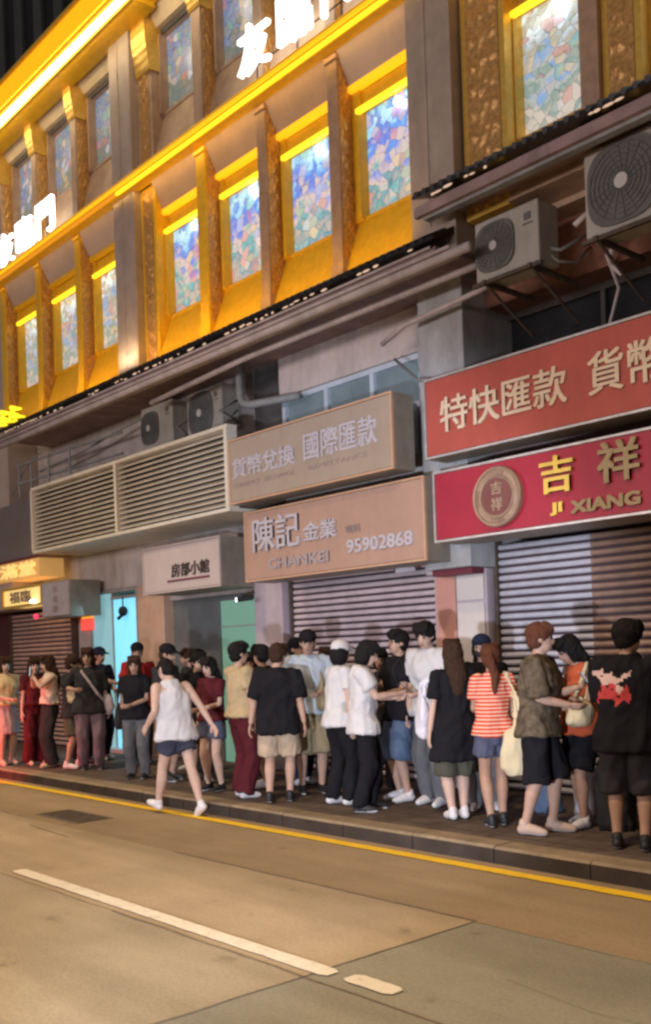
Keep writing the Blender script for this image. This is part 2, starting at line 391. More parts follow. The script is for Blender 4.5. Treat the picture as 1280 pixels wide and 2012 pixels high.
def paint_mat(name, col, under):
    m = mat(name, col, .6, .06, 5)
    nt = m.node_tree; b = nt.nodes['Principled BSDF']; src = b.inputs['Base Color'].links[0].from_socket
    tc = nt.nodes['Texture Coordinate']
    nz = _n(nt, 'ShaderNodeTexNoise'); nz.inputs['Scale'].default_value = 13; nz.inputs['Detail'].default_value = 9; nz.inputs['Roughness'].default_value = .78
    nt.links.new(tc.outputs['Object'], nz.inputs['Vector'])
    rp = _n(nt, 'ShaderNodeValToRGB'); rp.color_ramp.elements[0].position = .54; rp.color_ramp.elements[1].position = .66
    nt.links.new(nz.outputs[0], rp.inputs[0])
    mx = _n(nt, 'ShaderNodeMixRGB'); mx.inputs[2].default_value = (*under, 1)
    nt.links.new(rp.outputs[0], mx.inputs[0]); nt.links.new(src, mx.inputs[1]); nt.links.new(mx.outputs[0], b.inputs['Base Color'])
    return m
M['paint_white'] = paint_mat('worn_white_paint', (.66, .58, .46), (.40, .31, .21))
M['paint_yellow'] = paint_mat('worn_yellow_paint', (.84, .52, .02), (.5, .32, .08))

KY = 6.24          # kerb face
g = MB(); g.add([(-150, -60, -.012), (90, -60, -.012), (90, 60, -.012), (-150, 60, -.012)], [(0, 1, 2, 3)])
tag(g.build('ground', M['road_pale']), kind='structure')
rd = MB()
def slab(x0, x1, y0, y1, mi):
    rd.mi = mi; rd.add([(x0, y0, 0), (x1, y0, 0), (x1, y1, 0), (x0, y1, 0)], [(0, 1, 2, 3)])
JX, JY, CY = -4.13, 4.83, 3.40
slab(-120, JX, JY, KY, 3); slab(JX, 60, JY, KY, 3)
slab(-120, JX, CY, JY, 0); slab(JX, 60, CY, JY, 1)
slab(-120, JX, -3, CY, 2); slab(JX, 60, -3, CY, 1)
tag(rd.build('road', [M['road_tan'], M['road_olive'], M['road_pale'], M['road_brown']]), kind='structure')
jn = MB()
def joint(pts, wd):
    pts = [Vector((*p, 0)) for p in pts]
    dens = []
    for a, b in zip(pts, pts[1:]):
        k = max(2, int((b - a).length / .12)); dens += [a.lerp(b, i / k) for i in range(k)]
    dens.append(pts[-1]); vs = []
    for i, p in enumerate(dens):
        d = (dens[min(i + 1, len(dens) - 1)] - dens[max(i - 1, 0)]).normalized(); n = Vector((-d.y, d.x, 0))
        off = n * .010 * mnoise.noise(p * 3.1); hw = wd * (.55 + .6 * abs(mnoise.noise(p * 5.7 + Vector((4, 1, 0)))))
        vs += [p + off + n * hw + Vector((0, 0, .004)), p + off - n * hw + Vector((0, 0, .004))]
    jn.add(vs, [(2 * i, 2 * i + 1, 2 * i + 3, 2 * i + 2) for i in range(len(dens) - 1)])
joint([(JX, -3), (JX, JY)], .011)
joint([(-7.6, JY), (-4.13, JY + .02)], .012); joint([(JX, JY), (-3.2, JY - .02), (2, JY)], .004)
joint([(-30, CY), (-8.4, CY), (-6.2, CY + .01)], .004); joint([(-6.2, CY + .01), (8, CY)], .012)
joint([(-10.1, 4.62), (-9.1, 4.55)], .009); joint([(-30, JY), (-10.6, JY)], .007)
joint([(-12.5, -3), (-12.5, KY)], .007); joint([(4.2, -3), (4.2, KY)], .008)
joint([(-3.3, 4.1), (-2.7, 4.0), (-2.2, 4.05)], .002)
tag(jn.build('road_joints', M['joint']), kind='structure')
def worn_strip(name, x0, x1, y0, y1, m, rag):
    s = MB(); n = int((x1 - x0) / .05) + 2; vs = []
    for i in range(n):
        x = x0 + (x1 - x0) * i / (n - 1); e = .35 if i in (0, n - 1) else 0
        for y, q in ((y0, 0), (y1, 9)):
            yy = y + rag * mnoise.noise(Vector((x * 6, q, 1))) + rag * .6 * mnoise.noise(Vector((x * 21, q, 5)))
            yy = yy + (e * ((y0 + y1) / 2 - yy))
            vs.append((x, yy, .008))
    s.add(vs, [(2 * i, 2 * i + 1, 2 * i + 3, 2 * i + 2) for i in range(n - 1)])
    return tag(s.build(name, m), kind='structure')
worn_strip('road_marking', -8.0, -4.03, 3.475, 3.60, M['paint_white'], .007)
worn_strip('road_marking', -3.93, -3.57, 3.50, 3.63, M['paint_white'], .010)
worn_strip('road_marking', -14.0, -10.4, 3.475, 3.60, M['paint_white'], .012)
worn_strip('yellow_line', -60, 40, 5.965, 6.095, M['paint_yellow'], .010)
pv = MB(); pv.add([(-150, KY + .24, .135), (90, KY + .24, .135), (90, 9.6, .135), (-150, 9.6, .135)], [(0, 1, 2, 3)])
pv.mi = 1
for k in range(-75, 45):
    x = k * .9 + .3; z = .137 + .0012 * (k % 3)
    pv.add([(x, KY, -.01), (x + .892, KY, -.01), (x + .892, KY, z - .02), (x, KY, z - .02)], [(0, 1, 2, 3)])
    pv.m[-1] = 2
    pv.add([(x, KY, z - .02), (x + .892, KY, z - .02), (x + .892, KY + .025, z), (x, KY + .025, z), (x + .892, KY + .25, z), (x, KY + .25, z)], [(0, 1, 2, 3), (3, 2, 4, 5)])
pv.mi = 2
for yy in (6.65, 6.95, 7.25, 7.55, 7.85, 8.15, 8.45): pv.add([(-60, yy, .138), (40, yy, .138), (40, yy + .008, .138), (-60, yy + .008, .138)], [(0, 1, 2, 3)])
for k in range(-130, 60):
    x = k * .3 + .11 * (k % 2); yq = 6.5 + .0 * k
    pv.add([(x, yq, .1375), (x + .006, yq, .1375), (x + .006, 8.62, .1375), (x, 8.62, .1375)], [(0, 1, 2, 3)])
tag(pv.build('pavement', [M['pave'], M['kerb'], M['kerb_face']]), kind='structure')
def cover(x0, x1, y0, y1, label):
    c = MB(); c.mi = 0; c.box(x0, x1, y0, y1, -.005, .006); c.mi = 1
    nx = int((x1 - x0) / .07)
    for i in range(nx):
        xx = x0 + .03 + i * .07
        c.box(xx, xx + .035, y0 + .04, y1 - .04, .006, .011)
    tag(c.build('drain_cover', [M['iron_cover'], M['iron']], origin=(x0, y0, 0)), label, 'manhole cover')
cover(-10.75, -9.75, 4.98, 5.42, 'dark worn rectangular iron cover in the road near the walking man in a tank top')
cover(-13.9, -12.9, 5.15, 5.5, 'small dark iron cover at the left edge of the road')

# ------------------------------------------------------------------ the restaurant building
BLD = thing('restaurant_building', 'three storey restaurant building with gold lit facade, stained glass windows and closed shops below', 'building', (-10, 9, .135))
b = MB()
b.box(-18.1, 2, 8.42, 20, 6.1, 11.5); b.box(-18.1, 2, 9.62, 20, .1, 6.1); b.box(-7.9, 2, 9.1, 9.62, 5.55, 6.1)
b.build('wall', M['bronze'], BLD)

def carve_panel(m, p0, u, v, nrm, amp=.018, seed=0.0):
    """grid with scroll-like relief: p0 corner, u and v edge vectors"""
    nu = max(4, int(u.length / .018)); nv = max(4, int(v.length / .018)); vs = []
    for j in range(nv + 1):
        for i in range(nu + 1):
            p = p0 + u * (i / nu) + v * (j / nv)
            a, bb = (i / nu - .5), j / nv * v.length
            rr = math.sin(bb * 26 + 3.5 * math.sin(a * 5 + seed)) * math.cos(a * 9) + .7 * mnoise.noise(Vector((a * 5, bb * 17, seed)))
            ed = min(1, min(i, nu - i) / 2.0) * min(1, min(j, nv - j) / 2.0)
            vs.append(p + nrm * (amp * max(-.2, rr) * ed))
    m.add(vs, [(j * (nu + 1) + i, j * (nu + 1) + i + 1, (j + 1) * (nu + 1) + i + 1, (j + 1) * (nu + 1) + i) for j in range(nv) for i in range(nu)])

def capshape(k, x0, x1, y0, z1, hgt):
    """bulging rounded capital with thin ribs"""
    prof = [(8.3, z1 - hgt)]
    for q in range(15):
        t = q / 14; bulge = .015 + .075 * math.sin(t * math.pi * .62)
        if t > .8: bulge *= max(0, 1 - ((t - .8) / .2) ** 2)
        prof.append((y0 - bulge - (.004 if q % 2 and t < .8 else 0), z1 - hgt + hgt * .985 * t))
    prof.append((8.3, z1 - .01))
    k.prism(prof, x0, x1)
def fin(x0, x1, z0, z1, y0, mainm, sidem, capital=None, seed=0):
    f = MB(); f.box(x0, x1 - .004, y0, 8.42, z0, z1)
    f.box(x0 - .015, x1 + .015, y0 - .02, 8.3, z0, z0 + .16)          # plinth
    f.box(x0 - .02, x1 + .02, y0 - .025, 8.3, z1 - .09, z1 - .03)
    o = f.build('column', mainm, BLD, bevel=.006)
    c = MB(); carve_panel(c, Vector((x1, y0 + .03, z0 + .2)), Vector((0, .20, 0)), Vector((0, 0, z1 - z0 - .35)), Vector((1, 0, 0)), seed=seed)
    c.build('carving', sidem, o, smooth=True)
    if capital:
        k = MB(); capshape(k, x0 - .03, x1 + .03, y0, z1, .62)
        k.build('capital', M['gold_metal'], o)
    return o

def bay(x0, x1, g0, g1, lv, sect):
    """one window bay: x0..x1 between fins, g0..g1 the glass"""
    if lv == 1:
        zb, zs, zt, zh, zc = 6.16, 6.82, 8.05, 8.36, 8.84
        pan = M['gold'] if sect != 'C' else M['bronze']
    else:
        zb, zs, zt, zh, zc = 8.97, 9.86, 11.0, 11.06, 11.36
        pan = M['bronze']
    p = MB(); p.prism([(8.02, zb), (8.42, zb), (8.42, zs), (8.27, zs)], x0 + .003, x1 - .003)
    p.build('sill_panel', pan, BLD)
    fr = MB(); t = .055; yf = 8.27
    fm = {'B': M['gold'], 'A': M['gold'], 'C': M['gold_metal']}[sect] if lv == 1 else M['bronze']
    fr.box(x0 + .004, g0, yf - .04, 8.42, zs + .002, zh); fr.box(g1, x1 - .004, yf - .02, 8.42, zs + .002, zh)
    fr.box(g0, g1, yf, 8.42, zt + .07, zh - .004); fr.box(g0, g1, yf - .01, 8.40, zs + .003, zs + .05)
    fr.box(g0 - t, g0 - .002, yf - .075, yf - .041, zs + .02, zt + .06)
    win = fr.build('window', fm, BLD)
    gl = MB(); gl.box(g0 + .002, g1 - .002, 8.335, 8.36, zs + .05, zt + .069)
    gm = M['stained'] if (lv == 1 and sect == 'B') else (M['stained_pale'] if lv == 1 else M['stained_dim'])
    gl.build('stained_glass', gm, win)
    if lv == 1:
        lb = MB(); lb.box(g0 - .02, g1 + .03, yf - .10, yf - .045, zt + .015, zt + .068); lb.build('light_bar', M['led_yellow'], win)
        if sect != 'A':
            lm = MB(); lm.ball(((g0 * .42 + g1 * .58), 8.28, zt - .055), (.055, .04, .05), 10)
            lm.build('spot_bulb', M['bulb'], win, smooth=True)
        hm = MB(); hm.box(x0 + .004, x1 - .004, 8.17, 8.262, zh, zh + .07); hm.build('head_moulding', M['led_gold' if sect == 'B' else 'gold'], BLD)
        c = MB(); c.prism([(8.19, zh + .071), (8.42, zh + .071), (8.42, zc), (7.98, zc)], x0 + .005, x1 - .005)
        c.build('cove_panel', M['cove' if g1 < -8.6 and sect == 'B' else 'cove_grey'], BLD)
    else:
        c = MB(); c.prism([(8.16, 11.14), (8.42, 11.14), (8.42, zc), (8.0, zc)], x0 + .005, x1 - .005); c.mi = 1
        c.box(x0 + .006, x1 - .006, 8.24, 8.42, 11.062, 11.138)
        c.build('cove_panel', [M['cream'], M['darkwall']], BLD)

BAYS = [(-17.8, -16.52, -17.68, -16.58, 'A'), (-16.34, -15.04, -16.22, -15.1, 'A'), (-14.86, -13.6, -14.75, -13.66, 'A'),
        (-12.6, -11.44, -12.55, -11.5, 'B'), (-11.22, -10.05, -11.12, -10.11, 'B'), (-9.87, -8.68, -9.76, -8.74, 'B'), (-8.5, -7.32, -8.36, -7.38, 'B'),
        (-6.1, -5.2, -6.2 + .12, -5.26, 'C'), (-4.6, -3.4, -4.55, -3.46, 'C'), (-3.0, -1.9, -2.95, -1.95, 'C')]
for x0, x1, g0, g1, s in BAYS:
    bay(x0, x1, g0, g1, 1, s)
    bay(x0, x1, g0, g1, 2, s)
for i, (x0, x1) in enumerate([(-18.0, -17.8), (-16.52, -16.34), (-15.04, -14.86), (-11.44, -11.22), (-10.05, -9.87), (-8.68, -8.5)]):
    s = 'A' if x1 < -13.7 else 'B'
    fin(x0, x1, 6.16, 8.80, 8.0, M['gold'] if x1 < -11 else M['bronze_dark'], M['carved'], seed=i)
    fin(x0, x1, 8.98, 11.34, 8.0, M['bronze'], M['carved'], capital=(s == 'A' or i == 3), seed=i + 9)
for i, (x0, x1) in enumerate([(-13.0, -12.6), (-6.66, -6.1), (-5.0, -4.6), (-3.4, -3.0)]):     # broad carved piers
    for lv, z0, z1 in ((1, 6.16, 8.80), (2, 8.98, 11.34)):
        f = MB(); f.box(x0 + .002, x1, 8.06, 8.42, z0, z1); o = f.build('pier', M['gold'] if i < 1 and lv == 1 else (M['gold_metal'] if lv == 1 else M['bronze']), BLD)
        c = MB(); carve_panel(c, Vector((x0 + .07, 8.052, z0 + .05)), Vector((x1 - x0 - .14, 0, 0)), Vector((0, 0, z1 - z0 - .1)), Vector((0, -1, 0)), .022, seed=i * 2 + lv)
        c.build('carving', M['carved'], o, smooth=True)
        if lv == 2 and i == 0:
            k = MB(); capshape(k, x0 + .05, x1 + .03, 8.04, z1, .85)
            k.build('capital', M['gold_metal'], o)
f = MB(); f.box(-5.2, -5.003, 8.0, 8.42, 6.16, 8.8); f.build('column', M['bronze_dark'], BLD)
for x0, x1 in ((-13.6, -13.0), (-7.32, -6.7)):                       # plain stone pilasters through both storeys
    f = MB(); f.box(x0, x1, 7.93, 8.5, 6.12 if x1 < -8 else 5.9, 11.33)
    f.box(x0 + (x1 - x0) * .42, x0 + (x1 - x0) * .46, 7.918, 7.932, 6.2, 11.3)
    f.build('pilaster', M['pilaster'], BLD, bevel=.01)
# ledge with its amber strip, and the cornice with the white strip
l = MB(); l.prism([(7.80, 8.96), (7.80, 8.87), (7.86, 8.80), (8.03, 8.80), (8.03, 8.96)], -18.1, 2)
lo = l.build('ledge', M['gold'], BLD)
l = MB(); l.box(-18.1, 2, 7.775, 7.798, 8.865, 8.915); l.box(-18.1, 2, 7.82, 7.86, 8.962, 8.985); l.build('led_strip', M['led_gold'], lo)
for a, c, mm in ((-18.1, -13.3, 'led_amber'), (-13.3, 2, 'led_yellow')):
    l = MB(); l.box(a, c, 7.80, 7.835, 8.800, 8.838); l.build('led_strip', M[mm], lo)
l = MB(); l.prism([(7.5, 11.36), (7.6, 11.30), (7.6, 11.22), (7.98, 11.22), (7.98, 11.36), (8.45, 11.36), (8.45, 11.86), (7.45, 11.86), (7.45, 11.80), (7.5, 11.78)], -18.1, -12.3)
l.prism([(7.5, 11.36), (7.6, 11.30), (7.98, 11.30), (7.98, 11.36), (8.45, 11.36), (8.45, 11.86), (7.45, 11.86), (7.45, 11.80), (7.5, 11.78)], -12.3, 2)
co = l.build('cornice', M['gold'], BLD)
l = MB(); l.box(-18.1, 2, 7.46, 7.498, 11.40, 11.76); l.build('glowing_fascia', mat('amber_fascia', (.9, .5, .02), emis=(1, .42, .0), estr=.9), co)  # strip light falling on the fascia is put in as emission
l = MB(); l.box(-18.1, 2, 7.50, 7.56, 11.225, 11.285); l.build('led_strip', M['led_white'], co)

# tiled eaves over the shops
def eave(x0, x1, zf, zb, yb, name='tiled_eave'):
    e = MB(); e.prism([(7.58, zf), (7.58, zf - .035), (yb, zb - .09), (yb, zb)], x0, x1)
    n = int((x1 - x0) / .115)
    for i in range(n):
        x = x0 + .06 + i * .115
        e.tube([(x, 7.565, zf - .008), (x, yb, zb - .008)], .030, 7)
    o = e.build(name, M['tile'], BLD)
    d = MB()
    for i in range(n):
        x = x0 + .06 + i * .115
        if mnoise.noise(Vector((x * 1.3, 0, zf))) > -.12 and random.random() > .3:
            xx = x + random.uniform(-.04, .04); d.ball((xx, 7.55, zf - .07 - .025 * random.random()), (.018 + .05 * random.random(), .012, .008 + .007 * random.random()), 6)
    tag(d.build('glint_beads', M['bead'], o), kind='stuff')  # emissive beads drawn for the glints along the tile ends
    s = MB(); s.box(x0, x1, 7.62, 8.72, zf - .13, zf - .102); s.box(x0, x1, 7.60, 7.66, zf - .22, zf - .131)
    s.build('soffit', M['maroon'], o)
    return o
eave(-17.5, -6.72, 5.93, 6.155, 8.0)
eave(-6.98, 2, 6.41, 6.62, 8.02)
p = MB(); p.tube([(-17.4, 7.64, 5.68), (-12, 7.64, 5.70), (-6.28, 7.64, 5.69)], .05, 10); p.tube([(-16.5, 7.82, 5.73), (-6.6, 7.82, 5.74)], .032, 8)
p.build('eave_pipe', M['pipe'], BLD, smooth=True)
p = MB(); p.tube([(-17.4, 7.575, 5.815), (-6.75, 7.575, 5.812)], .016, 8); p.build('eave_pipe', M['pipe'], BLD, smooth=True)
p = MB(); p.tube([(-17.4, 7.58, 5.745), (-11, 7.575, 5.735), (-6.5, 7.58, 5.742)], .020, 8); p.build('eave_pipe', M['pipe'], BLD, smooth=True)
p = MB(); p.tube([(-12.8, 8.0, 5.56), (-10.4, 8.0, 5.66), (-6.5, 8.0, 5.65)], .04, 8); p.tube([(-8.1, 8.2, 5.28), (-7.7, 8.15, 5.38), (-6.4, 8.1, 5.44)], .03, 8)
p.build('eave_pipe', M['pipe'], BLD, smooth=True)
p = MB(); p.box(-6.9, 2, 7.66, 7.75, 6.16, 6.24); p.build('gutter', M['pipe_grey'], BLD)

# mezzanine and ground-floor walls
def wall(name, m, *boxes, bevel=0):
    q = MB()
    for bx in boxes: q.box(*bx)
    return q.build(name, m, BLD, bevel=bevel)
wall('mezzanine_wall', M['taupe'], (-18.1, -11.7, 8.7, 9.6, 2.96, 6.08), (-18.1, -16.16, 8.7, 9.6, .12, 2.955))
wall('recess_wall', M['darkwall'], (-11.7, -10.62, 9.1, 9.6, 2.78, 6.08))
wall('mezzanine_wall', M['beige'], (-10.62, -7.93, 8.7, 9.6, 5.27, 6.08), (-10.62, -7.93, 8.7, 9.6, 2.9, 4.62))
wall('wall_pier', M['concrete'], (-7.62, -6.97, 8.3, 9.6, 2.62, 6.1), bevel=.01)
wall('wall_panel', M['bluegrey'], (-7.93, -7.625, 8.62, 9.6, 2.62, 6.08))
wall('brick_wall', M['brick'], (-6.965, 2, 8.72, 9.09, 5.48, 6.5))
wall('mezzanine_wall', M['maroon'], (-6.965, 2, 8.74, 9.6, 2.95, 4.7))
wn = wall('window', M['frame_blue'], (-10.62, -7.95, 8.74, 8.86, 5.20, 5.265), (-10.62, -7.95, 8.74, 8.86, 4.63, 4.70), (-10.62, -10.55, 8.74, 8.86, 4.70, 5.2), (-8.03, -7.95, 8.74, 8.86, 4.7, 5.2), (-9.75, -9.68, 8.745, 8.86, 4.7, 5.2), (-8.88, -8.81, 8.745, 8.86, 4.7, 5.2))
q = MB(); q.box(-10.55, -8.03, 8.80, 8.82, 4.7, 5.2); q.build('window_pane', M['win_pale'], wn)
wn = wall('window', M['darkwall'], (-6.96, 2, 9.08, 9.14, 5.41, 5.48), (-6.96, 2, 9.08, 9.14, 4.71, 4.75), (-5.75, -5.70, 9.08, 9.14, 4.75, 5.41), (-4.6, -4.55, 9.08, 9.14, 4.75, 5.41))
q = MB(); q.box(-6.96, 2, 9.15, 9.17, 4.72, 5.47); q.build('window_pane', M['win_dark'], wn)
wall('stone_pillar', M['stone'], (-14.44, -13.64, 8.62, 9.6, .12, 2.955), bevel=.008)
wall('tiled_pillar', M['lilac'], (-11.22, -10.60, 8.6, 9.6, .12, 2.775), bevel=.008)
wall('tiled_pillar', M['lilac'], (-7.80, -7.02, 8.62, 9.6, .12, 2.615), bevel=.008)
wall('storefront_lintel', M['taupe'], (-13.638, -11.71, 8.75, 9.5, 2.65, 2.955), (-11.709, -11.222, 8.75, 9.09, 2.65, 2.955))
wall('storefront_panel', M['dark_store'], (-13.636, -12.32, 8.80, 9.5, .12, 2.648))
sg = wall('glass_door', M['dark_store'], (-12.318, -12.28, 8.74, 9.0, .14, 2.648), (-11.26, -11.224, 8.74, 9.0, .14, 2.648), (-12.28, -11.26, 8.752, 9.0, 2.56, 2.648))
q = MB(); q.box(-12.28, -11.26, 8.77, 8.79, .14, 2.56); q.build('green_glass', M['green_lit'], sg)
q = MB(); q.box(-12.28, -11.26, 8.755, 8.768, 2.16, 2.18); q.build('door_rail', M['alu'], sg)
# cyan lit doorway
dw = wall('doorway', M['alu'], (-16.155, -16.10, 8.66, 8.9, .14, 2.95), (-15.42, -15.375, 8.685, 8.8, .14, 2.885), (-14.50, -14.445, 8.62, 8.9, .14, 2.95), (-16.10, -14.50, 8.66, 8.9, 2.89, 2.95), (-15.37, -14.51, 8.64, 8.7, 2.77, 2.82))
q = MB(); q.box(-16.10, -15.425, 8.690, 8.70, .2, 2.885); q.build('frosted_glass', M['cyan_dim'], dw)
q = MB(); q.box(-15.37, -14.51, 8.70, 8.72, .2, 2.768); q.build('lit_glass', M['cyan_lit'], dw)
q = MB(); q.box(-16.1, -14.5, 8.5, 9.3, .12, .2); q.build('doorstep', M['bluegrey'], dw)
q = MB(); q.mi = 0; q.tube([(-14.92, 8.62, 2.80), (-14.92, 8.62, 2.62)], .012, 6); q.ball((-14.92, 8.62, 2.55), (.10, .08, .09), 10); q.tube([(-14.92, 8.62, 2.5), (-15.0, 8.56, 2.42)], .03, 8)
tag(q.build('surveillance_camera', M['black'], smooth=True, origin=(-14.92, 8.62, 2.8)), 'dark round camera hanging in the cyan lit doorway', 'camera')

def shutter(x0, x1, z0, z1, m, y=8.78, pitch=.085, label=None, rails=(1, 1)):
    s = MB(); prof = []; n = int((z1 - z0) / pitch)
    for i in range(n):
        z = z0 + i * pitch
        prof += [(y + .018, z), (y + .018, z + pitch * .30), (y - .016, z + pitch * .36), (y - .028, z + pitch * .60), (y - .024, z + pitch * .82), (y - .004, z + pitch * .98)]
    prof += [(y + .05, z0 + n * pitch), (y + .05, z0)]
    vs = [(x0, a, c) for a, c in prof] + [(x1, a, c) for a, c in prof]; k = len(prof)
    s.add(vs, [(i, (i + 1) % k, k + (i + 1) % k, k + i) for i in range(k)])
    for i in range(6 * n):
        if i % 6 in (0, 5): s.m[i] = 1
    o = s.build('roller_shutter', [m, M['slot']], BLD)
    for k_, (a, c) in enumerate(((x0 - .05, x0 - .003), (x1 + .003, x1 + .05))):
        if not rails[k_]: continue
        r = MB(); r.box(a, c, y - .06, y + .05, z0, z1); r.build('guide_rail', M['iron'], o)
    if label: o['label'] = label
    return o
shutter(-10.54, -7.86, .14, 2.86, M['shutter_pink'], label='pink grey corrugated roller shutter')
shutter(-6.95, -5.765, .14, 2.92, M['shutter_in_beam'], label='beam lit part of the corrugated roller shutter, light in its colour', rails=(1, 0))  # one shutter split by colour at the edge of the light beam
shutter(-5.762, -2.4, .14, 2.92, M['shutter_off_beam'], label='unlit part of the corrugated roller shutter, shade in its colour', rails=(0, 1))
shutter(-19.3, -16.72, .14, 2.72, M['shutter_rose'], y=8.62, label='rose coloured roller shutter')
wall('shutter_box', M['maroon'], (-10.6, -7.81, 8.55, 9.4, 2.87, 3.0))
wall('fascia_panel', M['darkred'], (-7.62, -7.04, 8.40, 8.60, 2.55, 2.9))
wall('trim_post', M['lilac'], (-7.76, -7.64, 8.45, 8.6, 2.58, 2.95))
for x0, x1, z0, z1, m in ((-7.76, -7.46, 1.75, 2.55, 'poster_pink'), (-7.44, -7.05, 2.27, 2.56, 'poster_white'), (-7.44, -7.05, 1.5, 2.24, 'poster_white')):
    q = MB(); q.box(x0, x1, 8.600, 8.612, z0, z1)
    tag(q.build('poster', M[m], origin=((x0 + x1) / 2, 8.61, z0)), {'-7.76': 'salmon pink poster on the lilac pillar between the shutters', '-7.441.5': 'tall white poster on the lilac pillar, the lower of two'}.get(str(x0) + (str(z0) if x0 > -7.5 else ''), 'short white poster on the lilac pillar, the upper of two'), 'poster')

# ------------------------------------------------------------------ signs
def signbox(name, label, x0, x1, z0, z1, yf, yb, face, trim, side=None):
    t = thing(name, label, 'sign', ((x0 + x1) / 2, (yf + yb) / 2, z0))
    q = MB(); q.box(x0, x1, yf + .03, yb, z0, z1); q.build('box', side or M['sign_side'], t, bevel=.006)
    q = MB(); q.box(x0 + .03, x1 - .03, yf + .008, yf + .029, z0 + .03, z1 - .03); q.build('face', face, t)
    q = MB(); e = .022
    for bx in ((x0, x1, z0, z0 + e), (x0, x1, z1 - e, z1), (x0, x0 + e, z0 + e, z1 - e), (x1 - e, x1, z0 + e, z1 - e)):
        q.box(bx[0], bx[1], yf, yf + .0295, bx[2], bx[3])
    q.build('trim', trim, t)
    return t
s = signbox('shop_sign', 'ochre signboard with pale characters above the salmon orange signboard', -10.50, -7.50, 3.70, 4.54, 7.70, 8.05, M['sign_ochre'], M['orange_trim'])
text('貨幣兌換', -10.42, -9.16, 4.02, 4.27, 7.695, M['white_letter'], s, faux=0.011)
text('國際匯款', -8.98, -7.74, 4.02, 4.34, 7.695, M['white_letter'], s, faux=0.011)
text('CURRENCY', -10.40, -9.85, 3.90, 3.955, 7.70, M['grey_letter'], s, depth=.012)
text('EXCHANGE', -9.75, -9.18, 3.90, 3.955, 7.70, M['grey_letter'], s, depth=.012)
text('REMITTANCE', -8.9, -7.9, 3.90, 3.955, 7.70, M['grey_letter'], s, depth=.012)
s = signbox('shop_sign', 'salmon orange signboard with white characters and a phone number above the pink shutter', -10.48, -7.25, 2.69, 3.605, 7.90, 8.4, M['sign_orange'], M['orange_trim'])
text('陳記', -10.27, -9.34, 3.06, 3.49, 7.875, M['white_letter'], s, faux=0.011, depth=.05)
text('金業', -9.27, -8.67, 3.10, 3.32, 7.885, M['white_letter'], s, faux=0.011, depth=.04)
text('CHANKEI', -9.98, -8.83, 2.82, 2.95, 7.89, M['lilac_letter'], s, faux=0.011)
text('95902868', -8.49, -7.44, 2.88, 3.03, 7.885, M['white_letter'], s, faux=0.011, depth=.04)
text('電話', -8.51, -8.26, 3.12, 3.21, 7.892, M['grey_letter'], s)
s = signbox('shop_sign', 'large vermilion red signboard with cream characters at the right', -7.21, -3.4, 3.76, 4.61, 7.90, 8.25, M['sign_red'], M['alu'])
text('特快匯款', -6.97, -5.40, 4.00, 4.36, 7.885, M['cream_letter'], s, faux=0.011)
text('貨幣找換', -5.16, -3.60, 4.00, 4.38, 7.885, M['cream_letter'], s, faux=0.011)
s = signbox('shop_sign', 'crimson signboard with gold characters and bronze coin emblem above the shutters', -7.12, -3.4, 2.86, 3.61, 7.90, 8.45, M['sign_crimson'], M['alu'])
text('吉', -5.72, -5.36, 3.17, 3.51, 7.865, M['gold_letter'], s, faux=0.018, depth=.06)
text('祥', -5.08, -4.67, 3.18, 3.54, 7.865, M['gold_off_beam'], s, faux=0.018, depth=.06)
text('行', -4.38, -3.98, 3.18, 3.54, 7.865, M['gold_off_beam'], s, faux=0.018, depth=.06)
text('JI', -5.62, -5.50, 2.96, 3.07, 7.88, M['gold_letter'], s, faux=0.018)
text('XIANG', -5.39, -4.68, 2.95, 3.06, 7.88, M['gold_off_beam'], s, faux=0.018)
q = MB(); q.disc((-6.235, 3.23), .30, 7.86, 7.91, 40); q.ring((-6.235, 3.23), .285, .02, 7.86, 40); q.ring((-6.235, 3.23), .205, .014, 7.858, 36)
for k in range(4):
    a = k * math.pi / 2
    for dr in (.225, .25):
        pts = [(-6.235 + dr * math.cos(a + u * .12), 7.856, 3.23 + dr * math.sin(a + u * .12)) for u in (-3, -2, -1, 0, 1, 2, 3)]
        q.tube(pts, .007, 5)
em = q.build('coin_emblem', M['coin'], s)
q = MB(); q.disc((-6.235, 3.23), .185, 7.853, 7.861, 36); q.build('emblem_disc', mat('dull_red_enamel', (.20, .07, .06), .5), em)
text('吉', -6.30, -6.17, 3.25, 3.37, 7.845, M['coin'], em, depth=.012, faux=0.011); text('祥', -6.30, -6.17, 3.09, 3.21, 7.845, M['coin'], em, depth=.012, faux=0.011)
s = signbox('shop_sign', 'pale pinkish white signboard with small dark characters beside the salmon orange sign', -13.22, -11.20, 2.70, 3.40, 8.0, 8.72, M['sign_white'], M['sign_white'], M['sign_side'])
text('房部小館', -12.42, -11.46, 2.91, 3.10, 7.995, M['dark_letter'], s, faux=0.011)
q = MB(); q.box(-12.53, -11.45, 7.992, 8.007, 2.845, 2.872); q.build('underline', M['darkred'], s)
s = thing('hanging_sign', 'small lilac grey lightbox with faded characters under the louvred box', 'sign', (-16.15, 8.1, 2.5))
q = MB(); q.box(-16.68, -15.63, 8.02, 8.6, 2.52, 3.14); q.build('box', M['sign_side'], s, bevel=.01)
q = MB(); q.box(-16.66, -15.65, 8.0, 8.018, 2.54, 3.12); q.build('face', mat('lilac_grey_face', (.40, .36, .40), .5, grime=.2), s)
for i, ch in enumerate('茶餐廳'): text(ch, -16.25, -16.05, 2.94 - .17 * i, 3.06 - .17 * i, 7.994, M['grey_letter'], s, depth=.01)
s = thing('gold_sign', 'glowing amber sign band with yellow characters at the far left', 'sign', (-17.6, 8.1, 3.28))
q = MB(); q.box(-19.4, -16.78, 8.02, 8.5, 3.28, 3.62); q.build('lightbox', M['gold_lit'], s)
